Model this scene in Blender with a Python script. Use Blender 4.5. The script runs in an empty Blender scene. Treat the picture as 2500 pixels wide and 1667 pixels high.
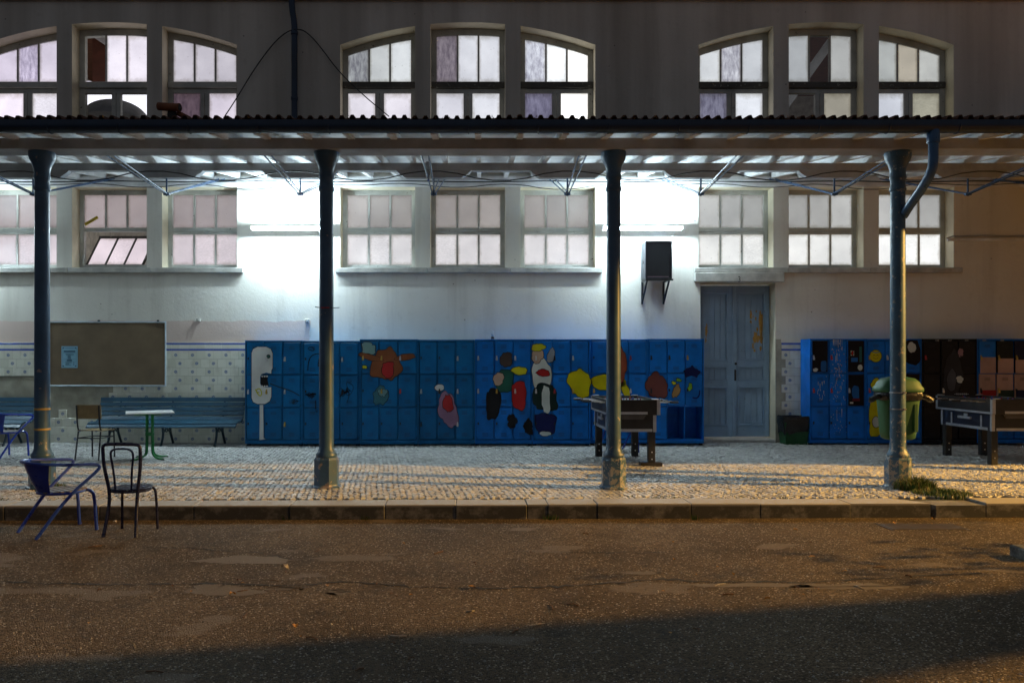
import bpy, math, random
import numpy as np
from mathutils import Vector, Matrix

random.seed(7)
SC = bpy.context.scene
COL = SC.collection

# ------------------------------------------------------------------ camera
EYE = 1.5                      # eye height above the pavement
FPX, VPX, HZ = 1944.0, 1175.0, 882.0   # focal length / vanishing point, in pixels of the 2500 px wide photograph
cam_d = bpy.data.cameras.new('camera')
cam_d.lens = 36.0 * FPX / 2500.0
cam_d.sensor_width = 36.0
cam_d.shift_x = (1250 - VPX) / 2500.0
cam_d.shift_y = (HZ - 833.5) / 2500.0
cam_d.clip_start = 0.05
cam_d.clip_end = 800
cam = bpy.data.objects.new('camera', cam_d)
COL.objects.link(cam)
cam.location = (0, 0, EYE)
cam.rotation_euler = (math.radians(90), 0, 0)
SC.camera = cam

# ------------------------------------------------------------------ world: dull city night sky
world = bpy.data.worlds.new('World')
SC.world = world
world.use_nodes = True
wn = world.node_tree
wn.nodes['Background'].inputs['Color'].default_value = (0.78, 0.85, 1.0, 1)
wn.nodes['Background'].inputs['Strength'].default_value = 0.088

# ------------------------------------------------------------------ render settings
SC.render.engine = 'CYCLES'
SC.cycles.use_denoising = True
SC.cycles.max_bounces = 6
SC.cycles.diffuse_bounces = 4
SC.cycles.glossy_bounces = 3
SC.cycles.transmission_bounces = 4
SC.cycles.transparent_max_bounces = 8
SC.cycles.sample_clamp_indirect = 6.0
SC.cycles.caustics_reflective = False
SC.cycles.caustics_refractive = False
SC.view_settings.view_transform = 'Standard'
SC.view_settings.look = 'None'
SC.view_settings.gamma = 1.0
SC.view_settings.exposure = 0.25
SC.view_settings.use_curve_mapping = False

TUBE_POWER = 530.0             # emission of the fluorescent tubes
SODIUM_POS = Vector((19.0, 7.0, 6.4))
SODIUM_POWER = 20500.0

# ------------------------------------------------------------------ depths of the place (metres from the camera)
YW = 14.75      # facade
YC = 9.5        # column row
YM = 12.1       # middle purlin
YE = 8.87       # eave
XL, XR, XE = -11.0, 14.5, 24.0
ASPH = -0.155


def at(px, py, y):
    """world X, Z of a photograph pixel at depth y"""
    return ((px - VPX) * y / FPX, EYE + (HZ - py) * y / FPX)


def ground_at(px, py, z=0.0):
    y = (EYE - z) * FPX / (py - HZ)
    return ((px - VPX) * y / FPX, y)


# ------------------------------------------------------------------ mesh helpers
class MB:
    def __init__(s):
        s.v = []; s.f = []; s.m = []; s.mi = 0

    def add(s, vs, fs):
        o = len(s.v)
        s.v.extend([tuple(p) for p in vs])
        for f in fs:
            s.f.append(tuple(o + i for i in f)); s.m.append(s.mi)
        return s

    def box(s, x0, x1, y0, y1, z0, z1, c=0.0):
        if c <= 0:
            vs = [(x, y, z) for z in (z0, z1) for y in (y0, y1) for x in (x0, x1)]
            fs = [(0, 2, 3, 1), (4, 5, 7, 6), (0, 1, 5, 4), (2, 6, 7, 3), (0, 4, 6, 2), (1, 3, 7, 5)]
            return s.add(vs, fs)
        vs = []; idx = {}
        X = (x0, x1); Y = (y0, y1); Z = (z0, z1)
        for i in (0, 1):
            for j in (0, 1):
                for k in (0, 1):
                    sx, sy, sz = (1 - 2 * i), (1 - 2 * j), (1 - 2 * k)
                    p = (X[i], Y[j], Z[k])
                    idx[i, j, k, 0] = len(vs); vs.append((p[0], p[1] + sy * c, p[2] + sz * c))
                    idx[i, j, k, 1] = len(vs); vs.append((p[0] + sx * c, p[1], p[2] + sz * c))
                    idx[i, j, k, 2] = len(vs); vs.append((p[0] + sx * c, p[1] + sy * c, p[2]))
        fs = []
        q = idx
        for i in (0, 1):
            f = [q[i, 0, 0, 0], q[i, 1, 0, 0], q[i, 1, 1, 0], q[i, 0, 1, 0]]
            fs.append(f if i else f[::-1])
            f = [q[0, i, 0, 1], q[1, i, 0, 1], q[1, i, 1, 1], q[0, i, 1, 1]]
            fs.append(f[::-1] if i else f)
            f = [q[0, 0, i, 2], q[1, 0, i, 2], q[1, 1, i, 2], q[0, 1, i, 2]]
            fs.append(f if i else f[::-1])
        for a in (0, 1):
            for b in (0, 1):
                fs.append((q[a, b, 0, 0], q[a, b, 0, 1], q[a, b, 1, 1], q[a, b, 1, 0]) if a == b else (q[a, b, 0, 1], q[a, b, 0, 0], q[a, b, 1, 0], q[a, b, 1, 1]))
                fs.append((q[a, 0, b, 2], q[a, 0, b, 0], q[a, 1, b, 0], q[a, 1, b, 2]) if a == b else (q[a, 0, b, 0], q[a, 0, b, 2], q[a, 1, b, 2], q[a, 1, b, 0]))
                fs.append((q[0, a, b, 1], q[0, a, b, 2], q[1, a, b, 2], q[1, a, b, 1]) if a == b else (q[0, a, b, 2], q[0, a, b, 1], q[1, a, b, 1], q[1, a, b, 2]))
        for i in (0, 1):
            for j in (0, 1):
                for k in (0, 1):
                    t = (q[i, j, k, 0], q[i, j, k, 1], q[i, j, k, 2])
                    fs.append(t if (i + j + k) % 2 else t[::-1])
        return s.add(vs, fs)

    def bar(s, p0, p1, w, h, up=(0, 0, 1)):
        p0 = Vector(p0); p1 = Vector(p1)
        d = (p1 - p0).normalized(); up = Vector(up)
        sd = d.cross(up).normalized(); u = sd.cross(d).normalized()
        vs = []
        for p in (p0, p1):
            for a, b in ((-1, -1), (1, -1), (1, 1), (-1, 1)):
                vs.append(p + sd * (a * w / 2) + u * (b * h / 2))
        return s.add(vs, [(3, 2, 1, 0), (4, 5, 6, 7), (0, 1, 5, 4), (1, 2, 6, 5), (2, 3, 7, 6), (3, 0, 4, 7)])

    def tube(s, pts, r, n=8, closed=False, flat=None):
        pts = [Vector(p) for p in pts]
        m = len(pts)
        rs = r if isinstance(r, (list, tuple)) else [r] * m
        vs = []; prev = None
        for i in range(m):
            a = pts[(i - 1) % m] if (closed or i > 0) else pts[i]
            b = pts[(i + 1) % m] if (closed or i < m - 1) else pts[i]
            t = (b - a).normalized()
            if prev is None:
                ref = Vector((0, 0, 1)) if abs(t.z) < 0.9 else Vector((1, 0, 0))
                u = (ref - t * ref.dot(t)).normalized()
            else:
                u = (prev - t * prev.dot(t)).normalized()
            prev = u
            w = t.cross(u)
            for k in range(n):
                an = 2 * math.pi * (k + 0.5) / n
                vs.append(pts[i] + u * (math.cos(an) * rs[i]) + w * (math.sin(an) * rs[i]))
        fs = []
        for i in range(m if closed else m - 1):
            j = (i + 1) % m
            for k in range(n):
                l = (k + 1) % n
                fs.append((i * n + k, i * n + l, j * n + l, j * n + k))
        if not closed:
            fs.append(tuple(range(n - 1, -1, -1))); fs.append(tuple((m - 1) * n + k for k in range(n)))
        return s.add(vs, fs)

    def lathe(s, prof, n=20, c=(0, 0, 0), ph=0.0, cap=True, sy=1.0):
        vs = []
        for r, z in prof:
            for k in range(n):
                a = 2 * math.pi * (k + ph) / n
                vs.append((c[0] + r * math.cos(a), c[1] + r * math.sin(a) * sy, c[2] + z))
        fs = []
        for i in range(len(prof) - 1):
            for k in range(n):
                l = (k + 1) % n
                fs.append((i * n + k, i * n + l, (i + 1) * n + l, (i + 1) * n + k))
        if cap:
            fs.append(tuple(range(n - 1, -1, -1))); fs.append(tuple((len(prof) - 1) * n + k for k in range(n)))
        return s.add(vs, fs)

    def prism_xz(s, poly, y0, y1):
        """poly: list of (x,z), counter-clockwise seen from -Y; front face at y0"""
        n = len(poly)
        vs = [(x, y0, z) for x, z in poly] + [(x, y1, z) for x, z in poly]
        fs = [tuple(range(n)), tuple(range(2 * n - 1, n - 1, -1))]
        for k in range(n):
            l = (k + 1) % n
            fs.append((k, k + n, l + n, l))
        return s.add(vs, fs)

    def prism_yz(s, poly, x0, x1):
        n = len(poly)
        vs = [(x0, y, z) for y, z in poly] + [(x1, y, z) for y, z in poly]
        fs = [tuple(range(n - 1, -1, -1)), tuple(range(n, 2 * n))]
        for k in range(n):
            l = (k + 1) % n
            fs.append((k, l, l + n, k + n))
        return s.add(vs, fs)

    def prism_xy(s, poly, z0, z1):
        n = len(poly)
        vs = [(x, y, z0) for x, y in poly] + [(x, y, z1) for x, y in poly]
        fs = [tuple(range(n - 1, -1, -1)), tuple(range(n, 2 * n))]
        for k in range(n):
            l = (k + 1) % n
            fs.append((k, l, l + n, k + n))
        return s.add(vs, fs)

    def ball(s, c, r, n=8, m=5):
        prof = []
        for i in range(m + 1):
            a = -math.pi / 2 + math.pi * i / m
            prof.append((max(1e-4, math.cos(a) * r), math.sin(a) * r))
        return s.lathe(prof, n, c)

    def mesh(s, name, mats, smooth=False):
        me = bpy.data.meshes.new(name)
        me.from_pydata(s.v, [], s.f)
        if not isinstance(mats, (list, tuple)):
            mats = [mats]
        for m in mats:
            me.materials.append(m)
        if len(mats) > 1:
            me.polygons.foreach_set('material_index', s.m)
        if smooth:
            me.polygons.foreach_set('use_smooth', [True] * len(me.polygons))
            try:
                me.set_sharp_from_angle(angle=math.radians(smooth if smooth is not True else 40))
            except Exception:
                pass
        me.update()
        return me

    def build(s, name, mats, parent=None, smooth=False, loc=None, rz=0.0):
        return put(name, s.mesh(name, mats, smooth), parent, loc, rz)


def put(name, me, parent=None, loc=None, rz=0.0):
    o = bpy.data.objects.new(name, me)
    COL.objects.link(o)
    if parent is not None:
        o.parent = parent
    if loc is not None:
        o.location = loc
    if rz:
        o.rotation_euler = (0, 0, rz)
    return o


def tag(o, label=None, cat=None, group=None, kind=None):
    if label: o['label'] = label
    if cat: o['category'] = cat
    if group: o['group'] = group
    if kind: o['kind'] = kind
    return o


def thing(name, label, cat, loc=(0, 0, 0), rz=0.0, group=None):
    o = put(name, None, None, loc, rz)
    o.empty_display_size = 0.2
    return tag(o, label, cat, group)


def copy_tree(o, parent=None):
    c = o.copy(); COL.objects.link(c)
    if parent is not None: c.parent = parent
    for ch in list(o.children): copy_tree(ch, c)
    return c


def bez(p0, p1, p2, p3, n=8):
    p0, p1, p2, p3 = map(Vector, (p0, p1, p2, p3))
    out = []
    for i in range(n + 1):
        t = i / n; u = 1 - t
        out.append(p0 * u ** 3 + p1 * (3 * u * u * t) + p2 * (3 * u * t * t) + p3 * t ** 3)
    return out


def smooth_path(pts, it=2):
    pts = [Vector(p) for p in pts]
    for _ in range(it):
        q = [pts[0]]
        for a, b in zip(pts[:-1], pts[1:]):
            q.append(a * .75 + b * .25); q.append(a * .25 + b * .75)
        q.append(pts[-1]); pts = q
    return pts


# ------------------------------------------------------------------ materials
class NT:
    def __init__(s, name):
        s.mat = bpy.data.materials.new(name)
        s.mat.use_nodes = True
        s.t = s.mat.node_tree
        s.b = s.t.nodes['Principled BSDF']
        s.out = s.t.nodes['Material Output']
        s.co = {}

    def n(s, typ, **kw):
        nd = s.t.nodes.new(typ)
        for k, v in kw.items(): setattr(nd, k, v)
        return nd

    def l(s, a, b): s.t.links.new(a, b)

    def coord(s, kind='Object'):
        if 'tc' not in s.co: s.co['tc'] = s.n('ShaderNodeTexCoord')
        return s.co['tc'].outputs[kind]

    def wpos(s):
        if 'g' not in s.co: s.co['g'] = s.n('ShaderNodeNewGeometry')
        return s.co['g'].outputs['Position']

    def island(s):
        if 'g' not in s.co: s.co['g'] = s.n('ShaderNodeNewGeometry')
        return s.co['g'].outputs['Random Per Island']

    def mapv(s, v, scale=(1, 1, 1)):
        m = s.n('ShaderNodeMapping'); m.inputs['Scale'].default_value = scale
        s.l(v, m.inputs['Vector']); return m.outputs['Vector']

    def noise(s, v, scale=5, detail=4, rough=.55):
        nd = s.n('ShaderNodeTexNoise'); nd.inputs['Scale'].default_value = scale
        nd.inputs['Detail'].default_value = detail; nd.inputs['Roughness'].default_value = rough
        s.l(v, nd.inputs['Vector']); return nd.outputs['Fac']

    def voro(s, v, scale=50, out='Distance', feature='F1'):
        nd = s.n('ShaderNodeTexVoronoi', feature=feature); nd.inputs['Scale'].default_value = scale
        s.l(v, nd.inputs['Vector']); return nd.outputs[out]

    def ramp(s, f, a, b, ca=(0, 0, 0, 1), cb=(1, 1, 1, 1)):
        r = s.n('ShaderNodeValToRGB')
        r.color_ramp.elements[0].position = a; r.color_ramp.elements[1].position = b
        r.color_ramp.elements[0].color = ca; r.color_ramp.elements[1].color = cb
        s.l(f, r.inputs['Fac']); return r.outputs['Color']

    def math(s, op, a, b=None, c=None):
        m = s.n('ShaderNodeMath', operation=op)
        for i, x in enumerate((a, b, c)):
            if x is None: continue
            if isinstance(x, (int, float)): m.inputs[i].default_value = x
            else: s.l(x, m.inputs[i])
        return m.outputs[0]

    def sep(s, v):
        x = s.n('ShaderNodeSeparateXYZ'); s.l(v, x.inputs[0]); return x.outputs

    def mix(s, f, a, b, mode='MIX'):
        m = s.n('ShaderNodeMix', data_type='RGBA', blend_type=mode)
        ins = [m.inputs[0], m.inputs[6], m.inputs[7]]
        for i, x in zip(ins, (f, a, b)):
            if isinstance(x, (int, float)): i.default_value = x
            elif isinstance(x, tuple): i.default_value = x if len(x) == 4 else (*x, 1)
            else: s.l(x, i)
        return m.outputs[2]

    def base(s, c):
        if isinstance(c, tuple): s.b.inputs['Base Color'].default_value = (*c[:3], 1)
        else: s.l(c, s.b.inputs['Base Color'])

    def rough(s, r):
        if isinstance(r, (int, float)): s.b.inputs['Roughness'].default_value = r
        else: s.l(r, s.b.inputs['Roughness'])

    def metal(s, m): s.b.inputs['Metallic'].default_value = m

    def bump(s, h, strength=.3, dist=.01):
        b = s.n('ShaderNodeBump'); b.inputs['Strength'].default_value = strength
        b.inputs['Distance'].default_value = dist
        s.l(h, b.inputs['Height']); s.l(b.outputs['Normal'], s.b.inputs['Normal'])


def simple(name, col, rough=.6, metal=0, var=.25, scale=6, bump=.0, bscale=60, coords='Object'):
    t = NT(name)
    v = t.coord(coords) if coords != 'World' else t.wpos()
    f = t.noise(v, scale)
    t.base(t.mix(t.ramp(f, .3, .7), tuple(c * (1 - var) for c in col), tuple(min(1, c * (1 + var)) for c in col)))
    t.rough(rough); t.metal(metal)
    if bump: t.bump(t.noise(v, bscale, 3), bump, .004)
    return t.mat


def plaster():
    t = NT('plaster'); v = t.wpos()
    big = t.noise(v, .55, 5)
    fine = t.noise(v, 7, 6)
    streak = t.noise(t.mapv(v, (3.0, 3, .22)), 1.0, 5, .6)
    c = t.mix(t.ramp(big, .35, .68), (.70, .665, .59), (.80, .775, .705))
    c = t.mix(t.math('MULTIPLY', t.ramp(streak, .52, .74), .35), c, (.38, .34, .28))
    c = t.mix(t.math('MULTIPLY', t.ramp(fine, .60, .78), .22), c, (.34, .30, .24))
    x, y, z = t.sep(v)
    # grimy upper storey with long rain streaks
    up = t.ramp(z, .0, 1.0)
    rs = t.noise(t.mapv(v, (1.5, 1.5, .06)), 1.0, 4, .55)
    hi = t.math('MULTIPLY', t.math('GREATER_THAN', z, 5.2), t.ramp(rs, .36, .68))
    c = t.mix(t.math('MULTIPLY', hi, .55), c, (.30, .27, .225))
    # old pinkish repaint band above the tiled dado on the left
    wob = t.math('MULTIPLY', t.math('SUBTRACT', t.noise(v, 3, 3), .5), .12)
    zz = t.math('ADD', z, wob); xx = t.math('ADD', x, wob)
    m = t.math('MULTIPLY', t.math('LESS_THAN', zz, 2.25), t.math('LESS_THAN', xx, -3.17))
    c = t.mix(t.math('MULTIPLY', m, .75), c, (.66, .49, .43))
    spots = t.voro(v, 2.6)
    c = t.mix(t.math('MULTIPLY', t.math('LESS_THAN', spots, .035), .7), c, (.12, .10, .09))
    t.base(c); t.rough(.92)
    h = t.math('ADD', t.noise(v, 22, 4, .6), t.math('MULTIPLY', t.noise(v, 90, 2), .35))
    t.bump(h, .20, .02)
    return t.mat


def painted(name, col, chip=(.3, .25, .2), chips=.70, rough=.45, scale=9, zwear=None, metal=0, dirt=.3):
    t = NT(name); v = t.wpos()
    f = t.noise(v, 2.2, 5)
    c = t.mix(t.ramp(f, .3, .75), tuple(x * (1 - dirt) for x in col), tuple(min(1, x * (1 + dirt)) for x in col))
    n = t.noise(v, scale, 7, .68)
    if zwear:
        z = t.sep(v)[2]
        zf = t.math('MULTIPLY', t.ramp(z, zwear[0], zwear[1], (1, 1, 1, 1), (0, 0, 0, 1)), zwear[2])
        n = t.math('ADD', n, zf)
    m = t.ramp(n, chips, chips + .02)
    c = t.mix(m, c, chip)
    t.base(c); t.metal(metal)
    t.rough(t.ramp(t.noise(v, 14, 4), .3, .7, (rough * .8,) * 3 + (1,), (min(1, rough * 1.3),) * 3 + (1,)))
    t.bump(t.math('ADD', t.noise(v, 45, 3), t.math('MULTIPLY', m, -.8)), .25, .003)
    if name.startswith('mural'): t.b.inputs['Specular IOR Level'].default_value = .15
    return t.mat


def locker_paint():
    t = NT('locker_paint')
    oi = t.n('ShaderNodeObjectInfo')
    v = t.wpos()
    f = t.noise(v, 3.2, 6, .6)
    c = t.mix(t.ramp(f, .35, .72), (.80, .80, .80), (1.15, 1.15, 1.15))
    c = t.mix(1.0, oi.outputs['Color'], c, 'MULTIPLY')
    rub = t.ramp(t.noise(t.mapv(v, (2, 2, 5)), 2.6, 8, .7), .67, .80)
    c = t.mix(t.math('MULTIPLY', rub, .35), c, (.22, .42, .5))
    chip = t.ramp(t.noise(v, 26, 5, .7), .735, .75)
    c = t.mix(t.math('MULTIPLY', chip, .8), c, (.05, .05, .06))
    t.base(c)
    t.rough(t.ramp(t.noise(v, 5, 4), .3, .7, (.28,) * 3 + (1,), (.52,) * 3 + (1,)))
    t.b.inputs['Specular IOR Level'].default_value = .22
    t.bump(t.noise(v, 5, 2), .2, .03)
    return t.mat


def asphalt():
    t = NT('asphalt'); v = t.wpos()
    big = t.noise(v, .7, 6, .6)
    c = t.mix(t.ramp(big, .34, .68), (.064, .047, .030), (.126, .094, .060))
    st = t.n('ShaderNodeTexVoronoi'); st.inputs['Scale'].default_value = 95; t.l(v, st.inputs['Vector'])
    sh = t.sep(st.outputs['Color'])[0]
    c = t.mix(t.ramp(sh, .0, 1.0), t.mix(1.0, c, (.40, .40, .40), 'MULTIPLY'), t.mix(1.0, c, (1.9, 1.86, 1.76), 'MULTIPLY'))
    sp = t.n('ShaderNodeTexVoronoi'); sp.inputs['Scale'].default_value = 46; t.l(v, sp.inputs['Vector'])
    spc = t.sep(sp.outputs['Color'])[1]
    m = t.math('MULTIPLY', t.math('GREATER_THAN', spc, .72), t.math('LESS_THAN', sp.outputs['Distance'], .33))
    c = t.mix(t.math('MULTIPLY', m, .8), c, (.48, .40, .30))
    dk = t.ramp(t.noise(v, 2.1, 8, .7), .54, .70)
    c = t.mix(t.math('MULTIPLY', dk, .6), c, (.03, .026, .022))
    patch = t.ramp(t.noise(t.mapv(v, (1.0, 2.2, 1)), .9, 3, .5), .63, .65)
    c = t.mix(t.math('MULTIPLY', patch, .7), c, (.19, .155, .12))
    t.base(c); t.rough(t.ramp(t.noise(v, 60, 2), .3, .7, (.8,) * 3 + (1,), (1.0,) * 3 + (1,)))
    h = t.math('SUBTRACT', 1.0, st.outputs['Distance'])
    h = t.math('ADD', h, t.math('MULTIPLY', t.noise(v, 6, 4), 1.2))
    h = t.math('ADD', h, t.math('MULTIPLY', m, .5))
    t.bump(h, 1.0, .013)
    t.b.inputs['Specular IOR Level'].default_value = .15
    return t.mat


def cobble_mat():
    t = NT('limestone_sett'); v = t.wpos(); r = t.island()
    c = t.mix(r, (.31, .305, .29), (.52, .515, .495))
    c = t.mix(t.math('MULTIPLY', t.ramp(t.noise(v, 1.1, 5), .45, .75), .45), c, (.27, .255, .225))
    c = t.mix(t.math('MULTIPLY', t.ramp(t.noise(v, 40, 4), .5, .8), .35), c, (.22, .21, .19))
    t.base(c); t.rough(t.ramp(t.noise(v, 9, 3), .3, .7, (.38,) * 3 + (1,), (.7,) * 3 + (1,)))
    t.bump(t.noise(v, 70, 3), .35, .004)
    return t.mat


def bedding_mat():
    t = NT('sand_and_moss'); v = t.wpos()
    c = t.mix(t.noise(v, 30, 3), (.018, .015, .012), (.045, .038, .03))
    y = t.sep(v)[1]
    near = t.ramp(t.math('MULTIPLY', t.math('SUBTRACT', y, 8.6), .7), .0, 1.0, (1, 1, 1, 1), (0, 0, 0, 1))
    m = t.math('MULTIPLY', t.ramp(t.noise(v, 1.5, 5), .44, .58), near)
    c = t.mix(m, c, (.045, .10, .015))
    t.base(c); t.rough(.95); t.bump(t.noise(v, 120, 3), .6, .01)
    return t.mat


def granite():
    t = NT('kerb_granite'); v = t.wpos(); z = t.sep(v)[2]
    c = t.mix(t.noise(v, 140, 2), (.26, .25, .23), (.56, .54, .50))
    c = t.mix(t.island(), c, t.mix(1.0, c, (.78, .76, .72), 'MULTIPLY'))
    # lichen and damp on the riser only, where the stone is not walked on
    low = t.ramp(t.math('MULTIPLY', z, -1), .008, .03)
    grime = t.ramp(t.noise(t.mapv(v, (2.4, 2.4, 3)), 2.0, 7, .72), .16, .52)
    c = t.mix(t.math('MULTIPLY', t.math('MULTIPLY', low, grime), .93), c, (.030, .030, .025))
    t.base(c); t.rough(.8); t.bump(t.noise(v, 90, 3), .4, .006)
    return t.mat


def tile_mat(kind):
    t = NT('glazed_tile_' + kind); v = t.coord('Object'); x, y, z = t.sep(v)
    oi = t.n('ShaderNodeObjectInfo')
    c = t.mix(oi.outputs['Random'], (.68, .67, .55), (.80, .79, .68))
    c = t.mix(t.math('MULTIPLY', t.ramp(t.noise(t.wpos(), 6, 5), .55, .75), .4), c, (.40, .37, .28))
    if kind == 'flower':
        r = t.math('SQRT', t.math('ADD', t.math('MULTIPLY', x, x), t.math('MULTIPLY', z, z)))
        a = t.math('ARCTAN2', z, x)
        pet = t.math('ADD', .026, t.math('MULTIPLY', t.math('SINE', t.math('MULTIPLY', a, 8.0)), .010))
        ins = t.math('MULTIPLY', t.math('LESS_THAN', r, pet), t.math('GREATER_THAN', r, .008))
        c = t.mix(t.math('MULTIPLY', ins, .95), c, (.06, .13, .30))
    if kind == 'border':
        za = t.math('ABSOLUTE', z)
        b1 = t.math('MULTIPLY', t.math('GREATER_THAN', za, .042), t.math('LESS_THAN', za, .070))
        b2 = t.math('MULTIPLY', t.math('GREATER_THAN', za, .030), t.math('LESS_THAN', za, .034))
        c = t.mix(t.math('MAXIMUM', b1, b2), c, (.015, .07, .42))
    t.base(c); t.rough(.16)
    t.bump(t.noise(t.wpos(), 9, 2), .10, .01)
    return t.mat


def pane_mat(kind):
    """lit window glass: brightness and tint come from the pane's own object colour"""
    t = NT('lit_glass_' + kind); v = t.coord('Object'); w = t.wpos()
    oi = t.n('ShaderNodeObjectInfo')
    d = t.noise(w, 1.5, 5, .55)
    f = t.ramp(d, .28, .72, (.78, .78, .79, 1), (1.10, 1.10, 1.09, 1))  # uneven light of lamps behind the glass, put into the glow
    if kind == 'ribbed':
        s_ = t.math('SINE', t.math('MULTIPLY', t.sep(w)[2], 420.0))
        f = t.mix(1.0, f, t.ramp(t.math('MULTIPLY_ADD', s_, .5, .5), 0, 1, (.90, .90, .90, 1), (1.05, 1.05, 1.05, 1)), 'MULTIPLY')
    elif kind == 'ripple':
        q = t.noise(t.mapv(w, (26, 26, 60)), 1.0, 3)
        f = t.mix(1.0, f, t.ramp(q, .40, .68, (.92, .92, .92, 1), (1.10, 1.10, 1.10, 1)), 'MULTIPLY')
    elif kind == 'dirty':
        q = t.noise(t.mapv(w, (14, 14, 4)), 1.0, 8, .75)
        f = t.mix(1.0, f, t.ramp(q, .36, .66, (.40, .38, .46, 1), (1.15, 1.15, 1.2, 1)), 'MULTIPLY')
    else:
        q = t.noise(w, 160, 2)
        f = t.mix(1.0, f, t.ramp(q, .3, .7, (.93, .93, .93, 1), (1.05, 1.05, 1.05, 1)), 'MULTIPLY')
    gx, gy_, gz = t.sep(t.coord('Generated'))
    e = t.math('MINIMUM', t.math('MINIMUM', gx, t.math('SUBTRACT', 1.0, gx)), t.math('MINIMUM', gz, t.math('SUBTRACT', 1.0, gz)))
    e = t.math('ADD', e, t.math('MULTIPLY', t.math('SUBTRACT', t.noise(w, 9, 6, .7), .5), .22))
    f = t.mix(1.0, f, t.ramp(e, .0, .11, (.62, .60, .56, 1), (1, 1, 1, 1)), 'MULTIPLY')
    sp_ = t.math('LESS_THAN', t.voro(w, 9), .06)
    f = t.mix(t.math('MULTIPLY', sp_, .7), f, (.3, .28, .25))
    c = t.mix(1.0, oi.outputs['Color'], f, 'MULTIPLY')
    t.base((.10, .10, .10)); t.rough(.28)
    t.l(c, t.b.inputs['Emission Color']); t.b.inputs['Emission Strength'].default_value = 1.0
    t.mat.cycles.emission_sampling = 'NONE'
    return t.mat


def clear_glass():
    t = NT('clear_glass')
    tr = t.n('ShaderNodeBsdfTransparent'); tr.inputs[0].default_value = (.86, .87, .90, 1)
    gl = t.n('ShaderNodeBsdfGlossy'); gl.inputs['Roughness'].default_value = .08
    mx = t.n('ShaderNodeMixShader'); mx.inputs[0].default_value = .07
    t.l(tr.outputs[0], mx.inputs[1]); t.l(gl.outputs[0], mx.inputs[2]); t.l(mx.outputs[0], t.out.inputs['Surface'])
    return t.mat


def emis(name, col, strength):
    t = NT(name); t.base((.8, .8, .8))
    t.b.inputs['Emission Color'].default_value = (*col, 1)
    t.b.inputs['Emission Strength'].default_value = strength
    return t.mat


M = {}
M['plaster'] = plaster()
M['asphalt'] = asphalt()
M['cobble'] = cobble_mat()
M['bed'] = bedding_mat()
M['granite'] = granite()
M['stone'] = simple('sill_stone', (.48, .465, .43), .8, 0, .25, 5, .3, 60, 'World')
M['tile'] = tile_mat('plain'); M['tile_f'] = tile_mat('flower'); M['tile_b'] = tile_mat('border')
M['mortar'] = simple('old_mortar', (.36, .335, .26), .9, 0, .25, 5, .4, 40, 'World')
M['column'] = painted('column_paint', (.045, .105, .19), (.30, .25, .23), .645, .38, 7, (.02, .55, .10))
M['column_worn'] = painted('column_paint_worn', (.05, .12, .20), (.30, .29, .27), .60, .42, 16, (.02, .9, .13))
M['pipe'] = painted('pipe_paint', (.025, .085, .20), (.2, .2, .2), .74, .32, 9)
M['dark_pipe'] = painted('gutter_paint', (.010, .030, .070), (.05, .05, .05), .72, .35, 7)
M['white_wood'] = painted('white_timber', (.80, .80, .79), (.18, .16, .14), .75, .7, 6)
M['beam'] = painted('beam_timber', (.40, .41, .43), (.10, .09, .08), .75, .75, 6)
M['frame'] = painted('window_paint', (.52, .53, .50), (.12, .10, .08), .655, .6, 13)
M['frame_dark'] = painted('window_paint_decayed', (.10, .095, .085), (.32, .32, .29), .60, .7, 15)
M['locker'] = locker_paint()
M['dark'] = simple('black_parts_and_gap_shade', (.008, .008, .010), .7)  # own black of fittings; painted shade on vent slits and pipe mouth
M['steel'] = simple('bright_steel', (.62, .62, .62), .28, 1, .1)
M['alu'] = simple('aluminium_trim', (.50, .51, .53), .42, .75, .12, 12)
M['brass'] = simple('brass', (.55, .38, .10), .3, 1, .15)
M['red'] = simple('red_enamel', (.45, .03, .03), .35)
M['tileclay'] = simple('roof_clay', (.10, .045, .028), .9, 0, .5, 8, .4, 50, 'World')
M['clay'] = simple('vent_clay', (.20, .075, .035), .85, 0, .3, 8, .3)
for k in ('frosted', 'ribbed', 'ripple', 'dirty'):
    M['g_' + k] = pane_mat(k)
M['clear'] = clear_glass()
M['chair_navy'] = painted('navy_enamel', (.010, .014, .055), (.05, .05, .05), .76, .28, 20)
M['chair_blue'] = painted('blue_enamel', (.012, .045, .36), (.06, .06, .07), .77, .30, 20)
M['ply'] = simple('plywood', (.26, .175, .075), .5, 0, .3, 5, .15, 30)
M['seat_wood'] = simple('grey_seat_wood', (.17, .15, .135), .6, 0, .35, 9, .2, 40)
M['green'] = painted('green_enamel', (.012, .20, .045), (.03, .06, .03), .76, .33, 18)
M['white_top'] = simple('white_laminate', (.74, .74, .72), .35, 0, .06, 4)
M['bench'] = painted('bench_paint', (.010, .055, .095), (.20, .21, .20), .69, .45, 15)
M['iron'] = painted('bench_iron', (.012, .035, .055), (.06, .05, .04), .70, .5, 15)
M['cork'] = simple('hardboard', (.17, .12, .07), .8, 0, .18, 3, .15, 200, 'World')
M['paper'] = simple('poster_paper', (.24, .46, .58), .6, 0, .05)
M['ink'] = simple('poster_ink', (.03, .10, .17), .6)
M['marker'] = simple('black_marker', (.012, .012, .014), .5)
M['black_wood'] = simple('table_black_laminate', (.020, .017, .015), .38, 0, .35, 7, .1, 30)
M['navy_lam'] = simple('table_side_laminate', (.012, .014, .026), .35, 0, .3, 7)
M['field'] = simple('playing_field', (.02, .10, .05), .25)
M['rubber'] = simple('black_rubber', (.012, .012, .012), .5)
M['bin_green'] = simple('bin_plastic', (.011, .085, .026), .62, 0, .18, 5, .05)
M['bag'] = None
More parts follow.
